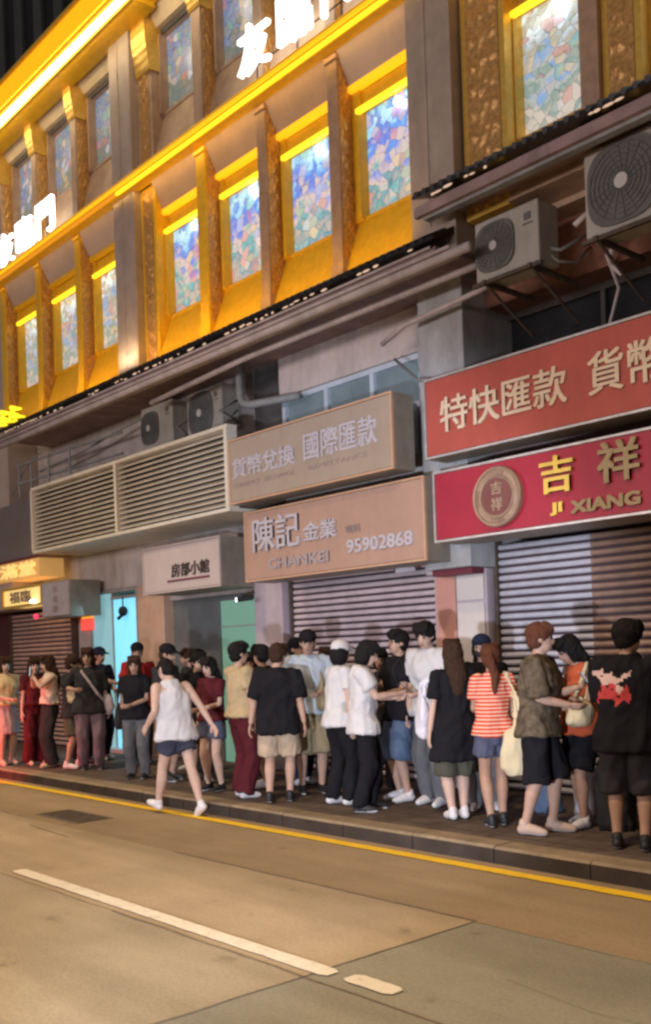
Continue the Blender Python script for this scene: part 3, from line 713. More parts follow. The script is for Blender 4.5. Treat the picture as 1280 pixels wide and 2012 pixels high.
text('金滿堂', -19.2, -16.95, 3.33, 3.58, 8.0, M['gold_lit2'], s, faux=0.018)
s = thing('framed_sign', 'gold framed plaque with dark characters below the amber band', 'sign', (-17.5, 8.1, 2.78))
q = MB(); q.box(-18.36, -16.70, 8.03, 8.4, 2.78, 3.13); q.build('plaque', M['gold_lit2'], s)
q = MB()
for bx in ((-18.4, -16.68, 2.76, 2.81), (-18.4, -16.68, 3.10, 3.15), (-18.4, -18.34, 2.81, 3.10), (-16.74, -16.68, 2.81, 3.10)): q.box(bx[0], bx[1], 8.0, 8.04, bx[2], bx[3])
q.build('frame', M['gold_metal'], s); text('福臨', -18.1, -17.2, 2.85, 3.06, 8.02, M['bronze_dark'], s, faux=0.018)
s = thing('small_lightbox', 'small amber and red lightbox on the wall beside the cyan doorway', 'sign', (-16.2, 8.66, 2.28))
q = MB(); q.box(-16.42, -16.07, 8.63, 8.69, 2.49, 2.77); q.build('amber_panel', M['amber_lit'], s)
q = MB(); q.box(-16.46, -16.06, 8.63, 8.69, 2.28, 2.487); q.build('red_panel', M['red_lit'], s)
q = MB(); q.ball((-16.9, 7.98, 2.56), .045, 10); tag(q.build('indicator_lamp', M['red_led'], smooth=True, origin=(-16.9, 7.98, 2.56)), 'tiny glowing red lamp beside the lilac grey lightbox', 'lamp')
q = MB(); q.ball((-17.0, 7.97, 2.84), (.09, .03, .03), 8); tag(q.build('spotlight', M['bulb'], smooth=True, origin=(-17, 7.97, 2.84)), 'small bright lamp shining on the gold framed plaque', 'lamp')

# lit characters on the ledge
def litsign(label, chars, z0, tilt=0):
    t = thing('lit_letter_sign', label, 'sign', (chars[0][1], 7.85, 8.97))
    for ch, x0, x1, a, c in chars: text(ch, x0, x1, a, c, 7.85, M['letter_lit'], t, name='letter', faux=.014, depth=.06)
    q = MB(); xs = [c[1] for c in chars] + [c[2] for c in chars]
    q.tube([(min(xs), 7.93, 9.25), (max(xs), 7.93, 9.25)], .012, 6)
    for c in chars: q.tube([((c[1] + c[2]) / 2, 7.93, 8.96), ((c[1] + c[2]) / 2, 7.93, 9.5)], .012, 6)
    q.build('bracket', M['iron'], t)
litsign('glowing white characters on the ledge at the top centre', [('友', -10.22, -9.58, 9.17, 9.78), ('臨', -9.40, -8.80, 9.17, 9.82), ('門', -8.58, -8.02, 9.17, 9.82)], 9.17)
litsign('glowing white characters on the ledge at the left edge', [('友', -17.72, -17.10, 9.06, 9.62), ('臨', -16.94, -16.34, 9.08, 9.64), ('門', -16.12, -15.52, 9.08, 9.64)], 9.1)

# ------------------------------------------------------------------ louvred box, air conditioners, pipes, cameras
t = thing('louvre_box', 'beige louvred metal box above the shop entrances', 'louvre', (-13.4, 8.2, 3.63))
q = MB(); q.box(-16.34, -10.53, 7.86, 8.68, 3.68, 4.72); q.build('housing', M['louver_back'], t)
q = MB(); q.box(-16.36, -10.51, 7.70, 8.69, 3.63, 3.678); q.box(-16.36, -10.51, 7.70, 7.86, 4.72, 4.77)
for x in (-16.36, -13.46, -10.58): q.box(x, x + .07, 7.69, 7.86, 3.678, 4.72)
q.build('frame', M['louver'], t)
for xa, xb in ((-16.285, -13.465), (-13.385, -10.585)):
    q = MB()
    for k in range(13):
        z = 3.72 + k * .0765
        q.prism([(7.715, z), (7.725, z - .012), (7.85, z + .058), (7.84, z + .07)], xa, xb)
    q.build('slats', M['louver'], t)

def ac_unit(label, x0, x1, z0, z1, yf, d=.34, fan=.62, bracket=True, mirror=False):
    t = thing('air_conditioner', label, 'air conditioner', ((x0 + x1) / 2, yf + d / 2, z0), 'outdoor air conditioner units')
    W = x1 - x0; H_ = z1 - z0
    q = MB(); q.box(x0, x1, yf + .012, yf + d, z0, z1); q.build('casing', M['ac_white'], t, bevel=.018)
    fr = min(H_ * .43, W * fan * .47); cx = x0 + W * fan * .5 + .015 if not mirror else x1 - W * fan * .5; cz = z0 + H_ * .5
    q = MB(); vs = []
    for yy in (yf - .012, yf + .0115):
        for k in range(40):
            a = 2 * math.pi * k / 40; ca, sa = math.cos(a), math.sin(a); rr = fr * 1.06 * (abs(ca) ** 3.2 + abs(sa) ** 3.2) ** (-1 / 3.2)
            vs.append((cx + rr * ca, yy, cz + rr * sa))
    q.add(vs, [(k, (k + 1) % 40, 40 + (k + 1) % 40, 40 + k) for k in range(40)] + [tuple(range(40))[::-1], tuple(range(40, 80))])
    for k in range(1, 8): q.ring((cx, cz), fr * k / 7.2, .006, yf - .018, 36)
    for k in range(18):
        a = k * math.pi / 9
        q.tube([(cx + fr * .2 * math.cos(a), yf - .02, cz + fr * .2 * math.sin(a)), (cx + fr * .98 * math.cos(a + .25), yf - .018, cz + fr * .98 * math.sin(a + .25))], .005, 4)
    q.build('fan_grille', M['ac_dark'], t)
    q = MB(); q.disc((cx, cz), fr * .2, yf - .035, yf - .0125, 20, ); q.build('fan_hub', M['ac_hub'], t)
    q = MB(); bx = x1 - W * .16 if not mirror else x0 + W * .1
    q.box(bx - .04, bx + .04, yf + .004, yf + .0115, z1 - .17, z1 - .10); q.box(bx - .06, bx + .06, yf + .006, yf + .0115, z1 - .215, z1 - .20); q.build('badge', M['ac_dark'], t)
    if bracket:
        q = MB()
        for x in (x0 + .1, x1 - .12):
            q.box(x, x + .04, yf - .03, 8.7, z0 - .05, z0 - .004); q.tube([(x + .02, yf + .03, z0 - .05), (x + .02, 8.68, z0 - .42)], .017, 6)
        q.box(x0 - .03, x1 + .03, yf - .01, yf + .03, z0 - .045, z0 - .006)
        q.build('bracket', M['iron'], t)
    q = MB()
    q.tube([(x1 - .01, yf + d * .6, z0 + .16), (x1 + .08, yf + d * .7, z0 + .12), (x1 + .13, 8.3, z0 + .22), (x1 + .1, 8.7, z0 + .45)], .018, 6)
    q.tube([(x1 - .01, yf + d * .6, z0 + .09), (x1 + .06, yf + d * .7, z0 + .02), (x1 + .09, 8.4, z0 + .06), (x1 + .05, 8.7, z0 + .3)], .014, 6)
    q.build('pipe', M['pipe_grey'], t, smooth=True)
    return t
ac_unit('smaller off white air conditioner unit on brackets beside the grey pier', -6.44, -5.66, 5.42, 6.02, 7.9)
ac_unit('large off white air conditioner unit at the right edge with wide grey fan', -5.14, -4.15, 5.43, 6.22, 7.9, fan=.78)
ac_unit('off white air conditioner unit behind the louvred box with black fan', -13.62, -12.72, 4.98, 5.66, 8.3, fan=.56, bracket=False)
ac_unit('dark shaded air conditioner unit in the recess right of the louvre', -12.55, -11.65, 5.0, 5.68, 8.45, fan=.8, bracket=False)
q = MB(); q.box(-13.7, -11.6, 8.32, 8.68, 4.78, 4.975); q.box(-14.9, -14.1, 8.3, 8.66, 4.78, 5.02)
tag(q.build('unit_shelf', M['iron'], origin=(-13.2, 8.4, 4.78)), 'rusty shelf and box carrying the units behind the louvred box', 'shelf')
q = MB(); q.tube([(-11.08, 8.36, 5.9), (-11.06, 8.36, 5.32), (-11.0, 8.36, 5.22), (-10.85, 8.38, 5.18), (-10.1, 8.62, 5.18)], .055, 10)
tag(q.build('drain_pipe', M['pipe_grey'], smooth=True, origin=(-11, 8.36, 5.2)), 'grey elbow pipe dropping from the eave left of the window row', 'pipe')
q = MB()
for z in (5.06, 5.40): q.tube([(-17.6, 8.05, z), (-14.2, 8.3, z + .02)], .022, 6)
for x in (-17.6, -17.1, -16.4, -15.6): q.tube([(x, 8.08, 4.8), (x, 8.08, 5.41)], .02, 6)
tag(q.build('railing', M['pipe_grey'], origin=(-16, 8.1, 4.8)), 'thin grey pipe railing on top of the left end of the louvred box', 'railing')
q = MB()
pts = [(-5.3, 8.5, 5.5), (-5.42, 8.9, 5.3), (-5.6, 9.0, 5.0), (-5.85, 8.9, 4.75)]; q.tube(pts, .02, 6)
q.tube([(-5.45, 8.2, 5.75), (-5.3, 8.3, 5.9), (-5.22, 8.5, 5.7), (-5.35, 8.65, 5.45), (-5.2, 8.6, 5.3)], .03, 8)
tag(q.build('hose', M['pipe'], smooth=True, origin=(-5.4, 8.5, 5.3)), 'pale drain hose hanging between the two right air conditioners', 'hose')
for pts, lab in (([(-17.2, 8.3, 5.25), (-15.6, 8.35, 5.36), (-14.6, 8.4, 5.5), (-13.7, 8.5, 5.62)], 'thin cable sagging along the taupe wall above the louvred box'),
                 ([(-18.0, 8.1, 4.9), (-17.5, 8.15, 5.35), (-17.0, 8.2, 5.55)], 'slanting pale cable at the far left below the eave end'),
                 ([(-8.0, 8.3, 5.1), (-7.5, 8.15, 4.72), (-7.2, 8.1, 4.66)], 'loose cable drooping onto the vermilion sign corner')):
    q = MB(); q.tube(pts, .018, 6); tag(q.build('cable', M['pipe_grey'], smooth=True, origin=pts[0]), lab, 'cable')
q = MB(); q.mi = 0; q.box(-8.22, -7.95, 8.2, 8.6, 4.02, 4.62); tag(q.build('meter_box', M['bluegrey'], origin=(-8.1, 8.4, 4.02), bevel=.01), 'pale blue grey metal box wedged between the ochre and vermilion signs', 'box')
def cctv(label, p, m1):
    t = thing('security_camera', label, 'camera', p); x, y, z = p
    q = MB(); q.tube([(x, y, z), (x, y - .1, z), (x + .02, y - .14, z - .05)], .014, 6); q.build('arm', M['iron'], t)
    q = MB(); q.tube([(x + .10, y - .10, z - .08), (x - .10, y - .22, z - .10)], .038, 10); q.build('body', m1, t)
    q = MB(); q.tube([(x - .10, y - .22, z - .10), (x - .112, y - .227, z - .101)], .03, 10); q.build('lens', M['bulb'] if m1 is M['black'] else M['black'], t)
cctv('black security camera on the lilac pillar beside the green glass door', (-11.2, 8.58, 2.62), M['black'])
cctv('white security camera under the right end of the salmon orange sign', (-8.02, 8.54, 2.76), M['white_letter'])

# far left neighbour and the tower behind
t = thing('neighbour_building', 'grey rendered building adjoining at the far left with dark gate', 'building', (-24, 9, .135))
q = MB(); q.box(-32, -18.12, 8.1, 20, 2.76, 9.2); q.box(-32, -21.6, 8.7, 20, .1, 2.758); q.build('wall', M['cove_grey'], t)
q = MB(); q.box(-21.595, -19.365, 8.66, 9.2, .12, 2.75); q.build('gate', M['door_dark'], t)
t = thing('canopy_panel', 'plain grey brown fascia panel above the amber sign band', 'canopy', (-18, 8.3, 3.66))
q = MB(); q.box(-20.5, -16.40, 8.05, 8.69, 3.68, 4.72); q.build('panel', mat('grey_brown_fascia', (.19, .16, .15), .6, .08, 3, grime=.2), t)
q = MB(); q.box(-20.5, -16.40, 8.0, 8.5, 3.63, 3.672); q.build('edge', M['darkred'], t)
t = thing('blossom_light', 'cluster of bright yellow petal lamps at the left end of the eave', 'lamp', (-17.5, 7.8, 6.2))
for k in range(9):
    a = random.random() * .8 - .4
    x = -17.95 + k * .14; z = 6.18 + .10 * math.sin(k * 2.1)
    q = MB(); q.tube([(x - .14, 7.78, z - .02 + a * .05), (x, 7.74 - .05 * (k % 3), z + .035), (x + .16, 7.8, z + .05 * a)], [.015, .05, .015], 8)
    q.build('petal', M['led_yellow'], t, smooth=True)
q = MB(); q.tube([(-18, 7.85, 6.1), (-16.8, 7.85, 6.12)], .02, 6); q.build('rod', M['iron'], t)
t = thing('tower_block', 'dark tower block with pale vertical strips behind the roofline', 'building', (-75, 60, 0))
q = MB(); q.box(-190, -30, 52, 80, 0, 170); q.build('wall', M['tower'], t)
for k in range(32):
    q = MB(); x = -188 + k * 4.9; q.box(x, x + 2.0, 51.6, 51.99, 0, 170); q.build('strip', M['tower_pale'], t)

# LED wash lights of the facade
AMB = (1.0, .52, .03)
for x0, x1, e in ((-17.8, -15.0, 5), (-15.0, -13.7, 6), (-13.0, -10.0, 14), (-10.0, -7.35, 8), (-6.6, -2, 3)):
    lamp('facade_wash', 'AREA', ((x0 + x1) / 2, 7.72, 6.20), e, AMB, (0, .5, .85), shape='RECTANGLE', size=x1 - x0, size_y=.03)
for x0, x1, e in ((-18, -13.1, 2), (-13, -10.1, 5), (-10, -7.4, 3), (-6.6, -2, 4)):
    lamp('ledge_wash', 'AREA', ((x0 + x1) / 2, 7.9, 8.78), e, (1, .60, .16), (0, .45, -.9), shape='RECTANGLE', size=x1 - x0, size_y=.03)
lamp('facade_wash', 'AREA', (-13.3, 7.76, 6.25), 5, (1, .72, .45), (0, .45, .9), shape='RECTANGLE', size=.5, size_y=.03)
lamp('cornice_wash', 'AREA', (-15, 7.62, 11.2), 30, (1, .74, .35), (0, .5, -.85), shape='RECTANGLE', size=8, size_y=.04)

# ------------------------------------------------------------------ people
def cloth(name, col, var=.12, rough=.85, sheen=True):
    return mat(name, col, rough, var, 7, bump=.25, bscale=220, spec=.08)
def stripes(name, c1, c2, freq, duty=.5):
    m = mat(name, c1, .85, .06, 7, spec=.08); nt = m.node_tree; b = nt.nodes['Principled BSDF']
    src = b.inputs['Base Color'].links[0].from_socket
    tc = nt.nodes['Texture Coordinate']; sp = _n(nt, 'ShaderNodeSeparateXYZ'); nt.links.new(tc.outputs['Object'], sp.inputs[0])
    a = _n(nt, 'ShaderNodeMath', operation='MULTIPLY'); a.inputs[1].default_value = freq; nt.links.new(sp.outputs[2], a.inputs[0])
    f = _n(nt, 'ShaderNodeMath', operation='FRACT'); nt.links.new(a.outputs[0], f.inputs[0])
    g = _n(nt, 'ShaderNodeMath', operation='GREATER_THAN'); g.inputs[1].default_value = duty; nt.links.new(f.outputs[0], g.inputs[0])
    mx = _n(nt, 'ShaderNodeMixRGB'); mx.inputs[2].default_value = (*c2, 1)
    nt.links.new(g.outputs[0], mx.inputs[0]); nt.links.new(src, mx.inputs[1]); nt.links.new(mx.outputs[0], b.inputs['Base Color'])
    return m
SKIN = {k: mat('skin_' + k, c, .55, .07, 12) for k, c in dict(fair=(.55, .36, .28), mid=(.47, .29, .21), tan=(.38, .22, .15)).items()}
EYE = mat('eye_and_brow', (.03, .02, .018), .4); LIP = mat('lips', (.36, .14, .12), .5)
HAIR = {k: mat('hair_' + k, c, .68, .5, 30, stretch=(6, 6, .6), spec=.15, bump=.5, bscale=90) for k, c in dict(black=(.012, .010, .010), brown=(.045, .022, .014), auburn=(.10, .035, .018), grey=(.16, .15, .15)).items()}
C = dict(walkshorts=cloth('dark_slate_shorts', (.05, .05, .075)), black=cloth('black_cotton', (.014, .013, .016)), charcoal=cloth('charcoal_cotton', (.035, .033, .036)), navy=cloth('navy_cotton', (.018, .024, .05)),
         white=cloth('white_cotton', (.58, .56, .57), .05), bluewhite=cloth('pale_blue_cotton', (.48, .54, .62), .05), tan=cloth('tan_cotton', (.44, .33, .19)),
         khaki=cloth('khaki_twill', (.30, .24, .15)), beige=cloth('beige_twill', (.46, .35, .25)), maroon=cloth('maroon_cloth', (.09, .016, .022)), red=cloth('red_cotton', (.42, .03, .03)),
         grey=cloth('grey_denim', (.13, .13, .14)), mauve=cloth('mauve_grey_cloth', (.19, .13, .16)), cream=cloth('cream_cotton', (.60, .52, .42)), denim=cloth('blue_denim', (.10, .14, .22)),
         slate=cloth('slate_blue_shorts', (.085, .09, .14)), orange=cloth('rust_orange_top', (.48, .10, .04)), olive=cloth('dark_olive_cloth', (.09, .085, .06)), lilacgrey=cloth('lilac_grey_skirt', (.40, .33, .34)),
         camo=mat('mottled_olive_tee', (.10, .075, .05), .85, .6, 14, spec=.08), stripe_red=stripes('red_white_stripes', (.62, .085, .05), (.72, .48, .36), 30, .62), stripe_yellow=stripes('cream_yellow_stripes', (.62, .44, .16), (.70, .55, .38), 26, .5),
         shoe_white=mat('white_shoe', (.66, .62, .62), .5), shoe_black=mat('black_shoe', (.02, .02, .022), .5), sole=mat('white_sole', (.60, .57, .55), .6), pinkprint=mat('pink_white_print', (.66, .45, .42), .8), redprint=mat('red_print', (.55, .06, .06), .8),
         sandal=mat('beige_sandal', (.50, .36, .28), .6), phone=mat('phone_glass', (.02, .02, .025), .15), screen=emat('phone_screen', (.6, .7, .9), .35), tote=cloth('cream_canvas', (.60, .50, .32), .06), sack=cloth('olive_canvas', (.33, .31, .20), .08), plastic=mat('white_plastic_bag', (.62, .60, .66), .35, .05))

def tube_rings(vs, fs, rings):
    """rings: list of (centre, axis_u * ru, axis_v * rv); closed ended tube"""
    n = 12; o = len(vs)
    for c, u, v in rings:
        for k in range(n):
            t = 2 * math.pi * k / n
            vs.append(c + u * math.cos(t) + v * math.sin(t))
    m = len(rings)
    for i in range(m - 1):
        for k in range(n):
            fs.append((o + i * n + k, o + i * n + (k + 1) % n, o + (i + 1) * n + (k + 1) % n, o + (i + 1) * n + k))
    fs.append(tuple(o + k for k in range(n))[::-1]); fs.append(tuple(o + (m - 1) * n + k for k in range(n)))

def limb(vs, fs, pts, rs, flat=1.0, up=None, open_end=False):
    """round tapering limb through pts, capped with domes"""
    pts = [Vector(p) for p in pts]; rings = []; a = None
    P = []; Q = []
    for i in range(len(pts) - 1):                      # subdivide
        for k in range(3):
            t = k / 3; P.append(pts[i].lerp(pts[i + 1], t)); Q.append(rs[i] * (1 - t) + rs[i + 1] * t)
    P.append(pts[-1]); Q.append(rs[-1])
    for i, p in enumerate(P):
        d = (P[min(i + 1, len(P) - 1)] - P[max(i - 1, 0)]).normalized()
        if a is None: a = (Vector(up) - d * Vector(up).dot(d)).normalized() if up else d.orthogonal().normalized()
        else: a = (a - d * a.dot(d)).normalized()
        b_ = d.cross(a)
        if i == 0:
            rings.append((p - d * Q[i] * .75, a * Q[i] * .55, b_ * Q[i] * .55 * flat))
        rings.append((p, a * Q[i], b_ * Q[i] * flat))
        if i == len(P) - 1 and not open_end:
            rings.append((p + d * Q[i] * .75, a * Q[i] * .55, b_ * Q[i] * .55 * flat))
    tube_rings(vs, fs, rings)

def blob(vs, fs, c, r, n=12, rot=None):
    q = MB().ball((0, 0, 0), r, n); o = len(vs)
    for p in q.v:
        p = Vector(p)
        if rot: p = rot @ p
        vs.append(p + Vector(c))
    fs += [tuple(i + o for i in f) for f in q.f]

def remeshed(name, vs, fs, voxel, smooth=2, fold=0.0, fseed=0.0, fscale=(9, 9, 3.2)):
    me = bpy.data.meshes.new(name); me.from_pydata([tuple(v) for v in vs], [], fs); me.update()
    bm = bmesh.new(); bm.from_mesh(me); bmesh.ops.recalc_face_normals(bm, faces=bm.faces); bm.to_mesh(me); bm.free()
    o = bpy.data.objects.new(name, me); COL.objects.link(o)
    md = o.modifiers.new('r', 'REMESH'); md.mode = 'VOXEL'; md.voxel_size = voxel; md.use_smooth_shade = True
    if smooth:
        sm = o.modifiers.new('s', 'SMOOTH'); sm.factor = .5; sm.iterations = smooth
    dg = bpy.context.evaluated_depsgraph_get(); dg.update()
    out = bpy.data.meshes.new_from_object(o.evaluated_get(dg)); out.name = name
    bpy.data.objects.remove(o); bpy.data.meshes.remove(me)
    if fold:
        nr = [v.normal.copy() for v in out.vertices]
        for v, n in zip(out.vertices, nr):
            p = v.co; q = Vector((p.x * fscale[0] + fseed, p.y * fscale[1], p.z * fscale[2] + .35 * fscale[0] * p.y))
            r1 = 1 - 2.6 * abs(mnoise.noise(q)); r2 = 1 - 2.6 * abs(mnoise.noise(q * 1.9 + Vector((3, 7, 1))))
            v.co = p + n * fold * max(-.22, .15 + .75 * r1 + .4 * r2)
    out.materials.clear()
    return out

def put(name, me, mats, parent):
    for m in (mats if isinstance(mats, (list, tuple)) else [mats]): me.materials.append(m)
    o = bpy.data.objects.new(name, me); COL.objects.link(o); o.parent = parent
    return o

def ik(a, t, l1, l2, pole):
    """middle joint between a and t"""
    d = t - a; L = min(d.length, (l1 + l2) * .999); dn = d.normalized(); t2 = a + dn * L
    x = (l1 * l1 - l2 * l2 + L * L) / (2 * L); h = math.sqrt(max(0, l1 * l1 - x * x))
    p = Vector(pole); p = (p - dn * p.dot(dn)).normalized()
    return a + dn * x + p * h, t2

def hand(vs, fs, w_, d, palm, side, curl):
    """palm and five bent fingers; w_ wrist, d direction, palm = palm normal, side = thumb direction"""
    d = d.normalized(); palm = (palm - d * palm.dot(d)).normalized(); s = d.cross(palm)
    if s.dot(side) < 0: s = -s
    limb(vs, fs, [w_ - d * .01, w_ + d * .045, w_ + d * .085], [.024, .036, .036], .45, s)
    for k, ln in enumerate((.070, .080, .075, .058)):
        base = w_ + d * .085 + s * (.026 - .0175 * k)
        q = base; dd = d.copy(); pts = [base - d * .01]
        for j, f in enumerate((.42, .33, .25)):
            an = curl * (.5 + .25 * j); dd = (dd * math.cos(an) + palm * math.sin(an)).normalized()
            q = q + dd * ln * f; pts.append(q)
        limb(vs, fs, pts, [.0095, .009, .008, .007])
    b0 = w_ + d * .025 + s * .026; d1 = (d * .75 + s * .55 + palm * .35).normalized(); d2 = (d * .95 + s * .1 + palm * .4).normalized()
    limb(vs, fs, [b0, b0 + d1 * .035, b0 + d1 * .035 + d2 * .032], [.013, .0105, .0085])

GROUPQ = 'people queuing along the pavement'
def person(label, x, y, h, face, skin='mid', hair=('short', 'black'), top=('tee', 'black'), bottom=('shorts', 'black'), shoes='shoe_white', armL='down', armR='down',
           sex='m', wide=1.0, headyaw=0, headpitch=0, lean=0, cap=None, stance=0.0, z=.135, walk=None, group=GROUPQ, hem=None, backprint=None, legsin=0.0, seed=None, mask=None):
    """face: 0 = towards the camera, 90 = to the right of the picture, 180 = away, 270 = to the left"""
    rr = random.Random(int(abs(x * 917 + y * 331)))
    if not walk:
        headyaw += rr.uniform(-22, 22); headpitch += rr.uniform(-2, 14); lean += rr.uniform(-2, 4); stance += rr.uniform(-.05, .06)
    root = thing('person', label, 'person', (x, y, z), group)
    root.rotation_euler = (0, 0, R(-41.75 + face))
    K = h / 1.72; sd = (seed if seed is not None else x * 7.3) % 50
    V = lambda a, b, c: Vector((a, b, c)) * K
    fem = sex == 'f'
    shw = (.150 if fem else .178) * wide; hw = (.158 if fem else .155) * wide; wst = (.118 if fem else .142) * wide; chd = (.105 if fem else .112) * (.5 + .5 * wide)
    ln = R(lean); hip = V(0, 0, .90)
    def LN(p):                                  # lean the upper body forward about the hips
        q = p - hip; return hip + Vector((q.x * math.cos(ln) + q.z * math.sin(ln), q.y, -q.x * math.sin(ln) + q.z * math.cos(ln)))
    # joints
    sh = {1: LN(V(-.01, shw, 1.405)), -1: LN(V(-.01, -shw, 1.405))}
    hp = {1: V(0, .085 * wide, .885), -1: V(0, -.085 * wide, .885)}
    leg = {}
    for s in (1, -1):
        if walk:
            fx, fz, pitch = walk[s]; an = V(fx, s * .07, fz)
        else:
            fx = stance * s; an = V(fx - .02, s * (.10 - legsin) * (.6 + .4 * wide), .085); pitch = 0
        kn, an = ik(hp[s], an, .415 * K, .405 * K, (1, s * .12, 0)); leg[s] = (kn, an, pitch)
    arm = {}
    for s, pose in ((1, armL), (-1, armR)):
        tg = {'down': (.03, s * (shw + .075), .87), 'back': (-.26, s * (shw + .09), .93), 'fwd': (.22, s * (shw + .06), .93), 'phone': (.30, s * .06, 1.22), 'low': (.27, s * .05, 1.08), 'high': (.26, s * .05, 1.40),
              'hip': (.06, s * (shw + .02), .98), 'bag': (.10, s * (shw + .04), 1.16), 'cross': (.20, -s * .12, 1.14), 'reach': (.46, s * .10, 1.18), 'strap': (.13, s * .12, 1.30), 'hang': (-.03, s * (shw + .10), .86), 'side': (.10, s * (shw + .26), 1.05)}[pose] if isinstance(pose, str) else pose
        tg = LN(V(*tg)) if (isinstance(pose, str) and pose not in ('down', 'hang')) else V(*tg)
        el, wr = ik(sh[s], tg, .285 * K, .255 * K, (-.75, s * .55, -.25) if tg.z > 1.0 * K else (-1, s * .25, 0))
        arm[s] = (el, wr)
    hc = V(.02, 0, 1.612); nk = V(-.012, 0, 1.45)
    hp_r = Matrix.Rotation(R(headyaw), 3, 'Z') @ Matrix.Rotation(R(headpitch), 3, 'Y')
    HD = lambda a, b, c: LN(nk + hp_r @ (V(a, b, c) - nk))
    # ---- body, one continuous surface
    vs, fs = [], []
    X3 = Vector((1, 0, 0)); Y3 = Vector((0, 1, 0))
    tr = [(.835, 0, .07, .10), (.88, 0, .09, hw * .9), (.94, -.005, .094, hw * .9), (1.03, 0, .08, wst * .95), (1.12, 0, .085, wst * .94), (1.22, .005, chd, wst * 1.14), (1.31, .005, chd * 1.03, shw * .92), (1.385, -.008, chd * .82, shw * .95), (1.43, -.015, .062, shw * .62), (1.455, -.015, .05, .06)]
    tube_rings(vs, fs, [(LN(V(cx, 0, zz)), X3 * a * K, Y3 * bb * K) for zz, cx, a, bb in tr])
    if fem:
        for s in (1, -1): blob(vs, fs, LN(V(.075, s * .07, 1.27)), (.055 * K, .062 * K, .06 * K))
    limb(vs, fs, [LN(V(-.02, 0, 1.42)), HD(-.008, 0, 1.50), HD(.0, 0, 1.54)], [.058 * K, .052 * K, .054 * K])
    rm = Matrix.Rotation(ln, 3, 'Y') @ hp_r
    blob(vs, fs, HD(.008, 0, 1.632), (.094 * K, .075 * K, .090 * K), 16, rm)
    blob(vs, fs, HD(.040, 0, 1.575), (.062 * K, .056 * K, .082 * K), 14, rm)
    limb(vs, fs, [HD(.096, 0, 1.622), HD(.110, 0, 1.592), HD(.108, 0, 1.583)], [.010 * K, .014 * K, .016 * K])
    for s in (1, -1):
        blob(vs, fs, HD(.0, s * .078, 1.605), (.022 * K, .011 * K, .032 * K), 8, rm)
        blob(vs, fs, HD(.028, s * .040, 1.590), (.045 * K, .026 * K, .04 * K), 8, rm)
        el, wr = arm[s]; S = sh[s]; up = .052 if not fem else .042
        limb(vs, fs, [S.lerp(LN(V(0, s * shw * .6, 1.40)), .55), S], [up * 1.0 * K, up * 1.08 * K])
        limb(vs, fs, [S, S.lerp(el, .45), el, el.lerp(wr, .3), wr], [up * 1.05 * K, up * .95 * K, up * .72 * K, up * .78 * K, .027 * K])
        kn, an, pitch = leg[s]; q = (1.06 if fem else 1.0) * (.6 + .4 * wide); cq = .80 if bottom[0] in ('trousers', 'wide', 'longskirt') else 1.0; tq = .86
        limb(vs, fs, [hp[s] + V(0, 0, -.01), hp[s].lerp(kn, .4), kn], [.092 * q * tq * K, .080 * q * tq * K, .054 * q * cq * K])
        limb(vs, fs, [kn, kn.lerp(an, .32) + V(-.012, 0, 0), kn.lerp(an, .7), an], [.053 * q * cq * K, .058 * q * cq * K, .041 * q * cq * K, .036 * K])
        fr = Matrix.Rotation(R(pitch), 3, 'Y')
        limb(vs, fs, [an + fr @ V(-.03, 0, -.035), an + fr @ V(.05, 0, -.03), an + fr @ V(.16, s * .012, -.055)], [.036 * K, .040 * K, .026 * K], 1.0)
    body = remeshed('body', vs, fs, .0115 * K, 2)
    # hands and face
    hv, hf = [], []
    for s in (1, -1):
        el, wr = arm[s]; d = (wr - el).normalized()
        up = wr.z > 1.02 * K
        hand(hv, hf, wr, d, Vector((0, -s, 0.15)) if not up else Vector((-.5, -s * .4, .6)), Vector((1, 0, 0)) if not up else Vector((.2, -s, .4)), .38 if not up else .75)
    bm = bmesh.new(); bm.from_mesh(body)
    nv = [bm.verts.new(v) for v in hv]
    for f in hf:
        try: ff = bm.faces.new([nv[i] for i in f]); ff.smooth = True
        except ValueError: pass
    fx = [(HD(.093, .031, 1.622), .0135, 1), (HD(.093, -.031, 1.622), .0135, 1), (HD(.098, .032, 1.645), .0125, 1), (HD(.098, -.032, 1.645), .0125, 1), (HD(.098, 0, 1.550), .016, 2), (HD(.092, .016, 1.550), .010, 2), (HD(.092, -.016, 1.550), .010, 2), (HD(.099, .018, 1.646), .010, 1), (HD(.099, -.018, 1.646), .010, 1)]
    for f in bm.faces:
        c = f.calc_center_median()
        if c.z > 1.3 * K:
            for p, r, mi in fx:
                if (c - p).length < r * K: f.material_index = mi
    bmesh.ops.recalc_face_normals(bm, faces=bm.faces)
    bm.to_mesh(body); bm.free()
    put('body', body, [SKIN[skin], EYE, LIP], root)
    # ---- top
    kind, colr = top; hz = hem if hem is not None else {'tee': .80, 'long': .80, 'tank': .84, 'crop': 1.06, 'dress': .66, 'over': .72}[kind]
    vs, fs = [], []
    loose = {'tee': .026, 'over': .040, 'tank': .036, 'crop': .012, 'dress': .034, 'long': .026}[kind]
    rings = []
    bot = [(hz, 0, max(.126, chd) + loose + .018, max(hw + .032, wst * 1.1) + loose + .014)]
    if hz < .86: bot.append((.90, -.002, max(.116, chd) + loose + .012, max(hw + .020, wst * 1.1) + loose + .008))
    mid = [(zz, cx, a, bb) for zz, cx, a, bb in [(.97, -.005, .110, hw + .008), (1.03, 0, .103, wst * 1.08), (1.12, 0, .103, wst * 1.07), (1.22, .006, chd + .004, wst * 1.16), (1.31, .006, chd * 1.05, shw * .96), (1.385, -.008, chd * .88, shw * .99)] if zz > hz + .03]
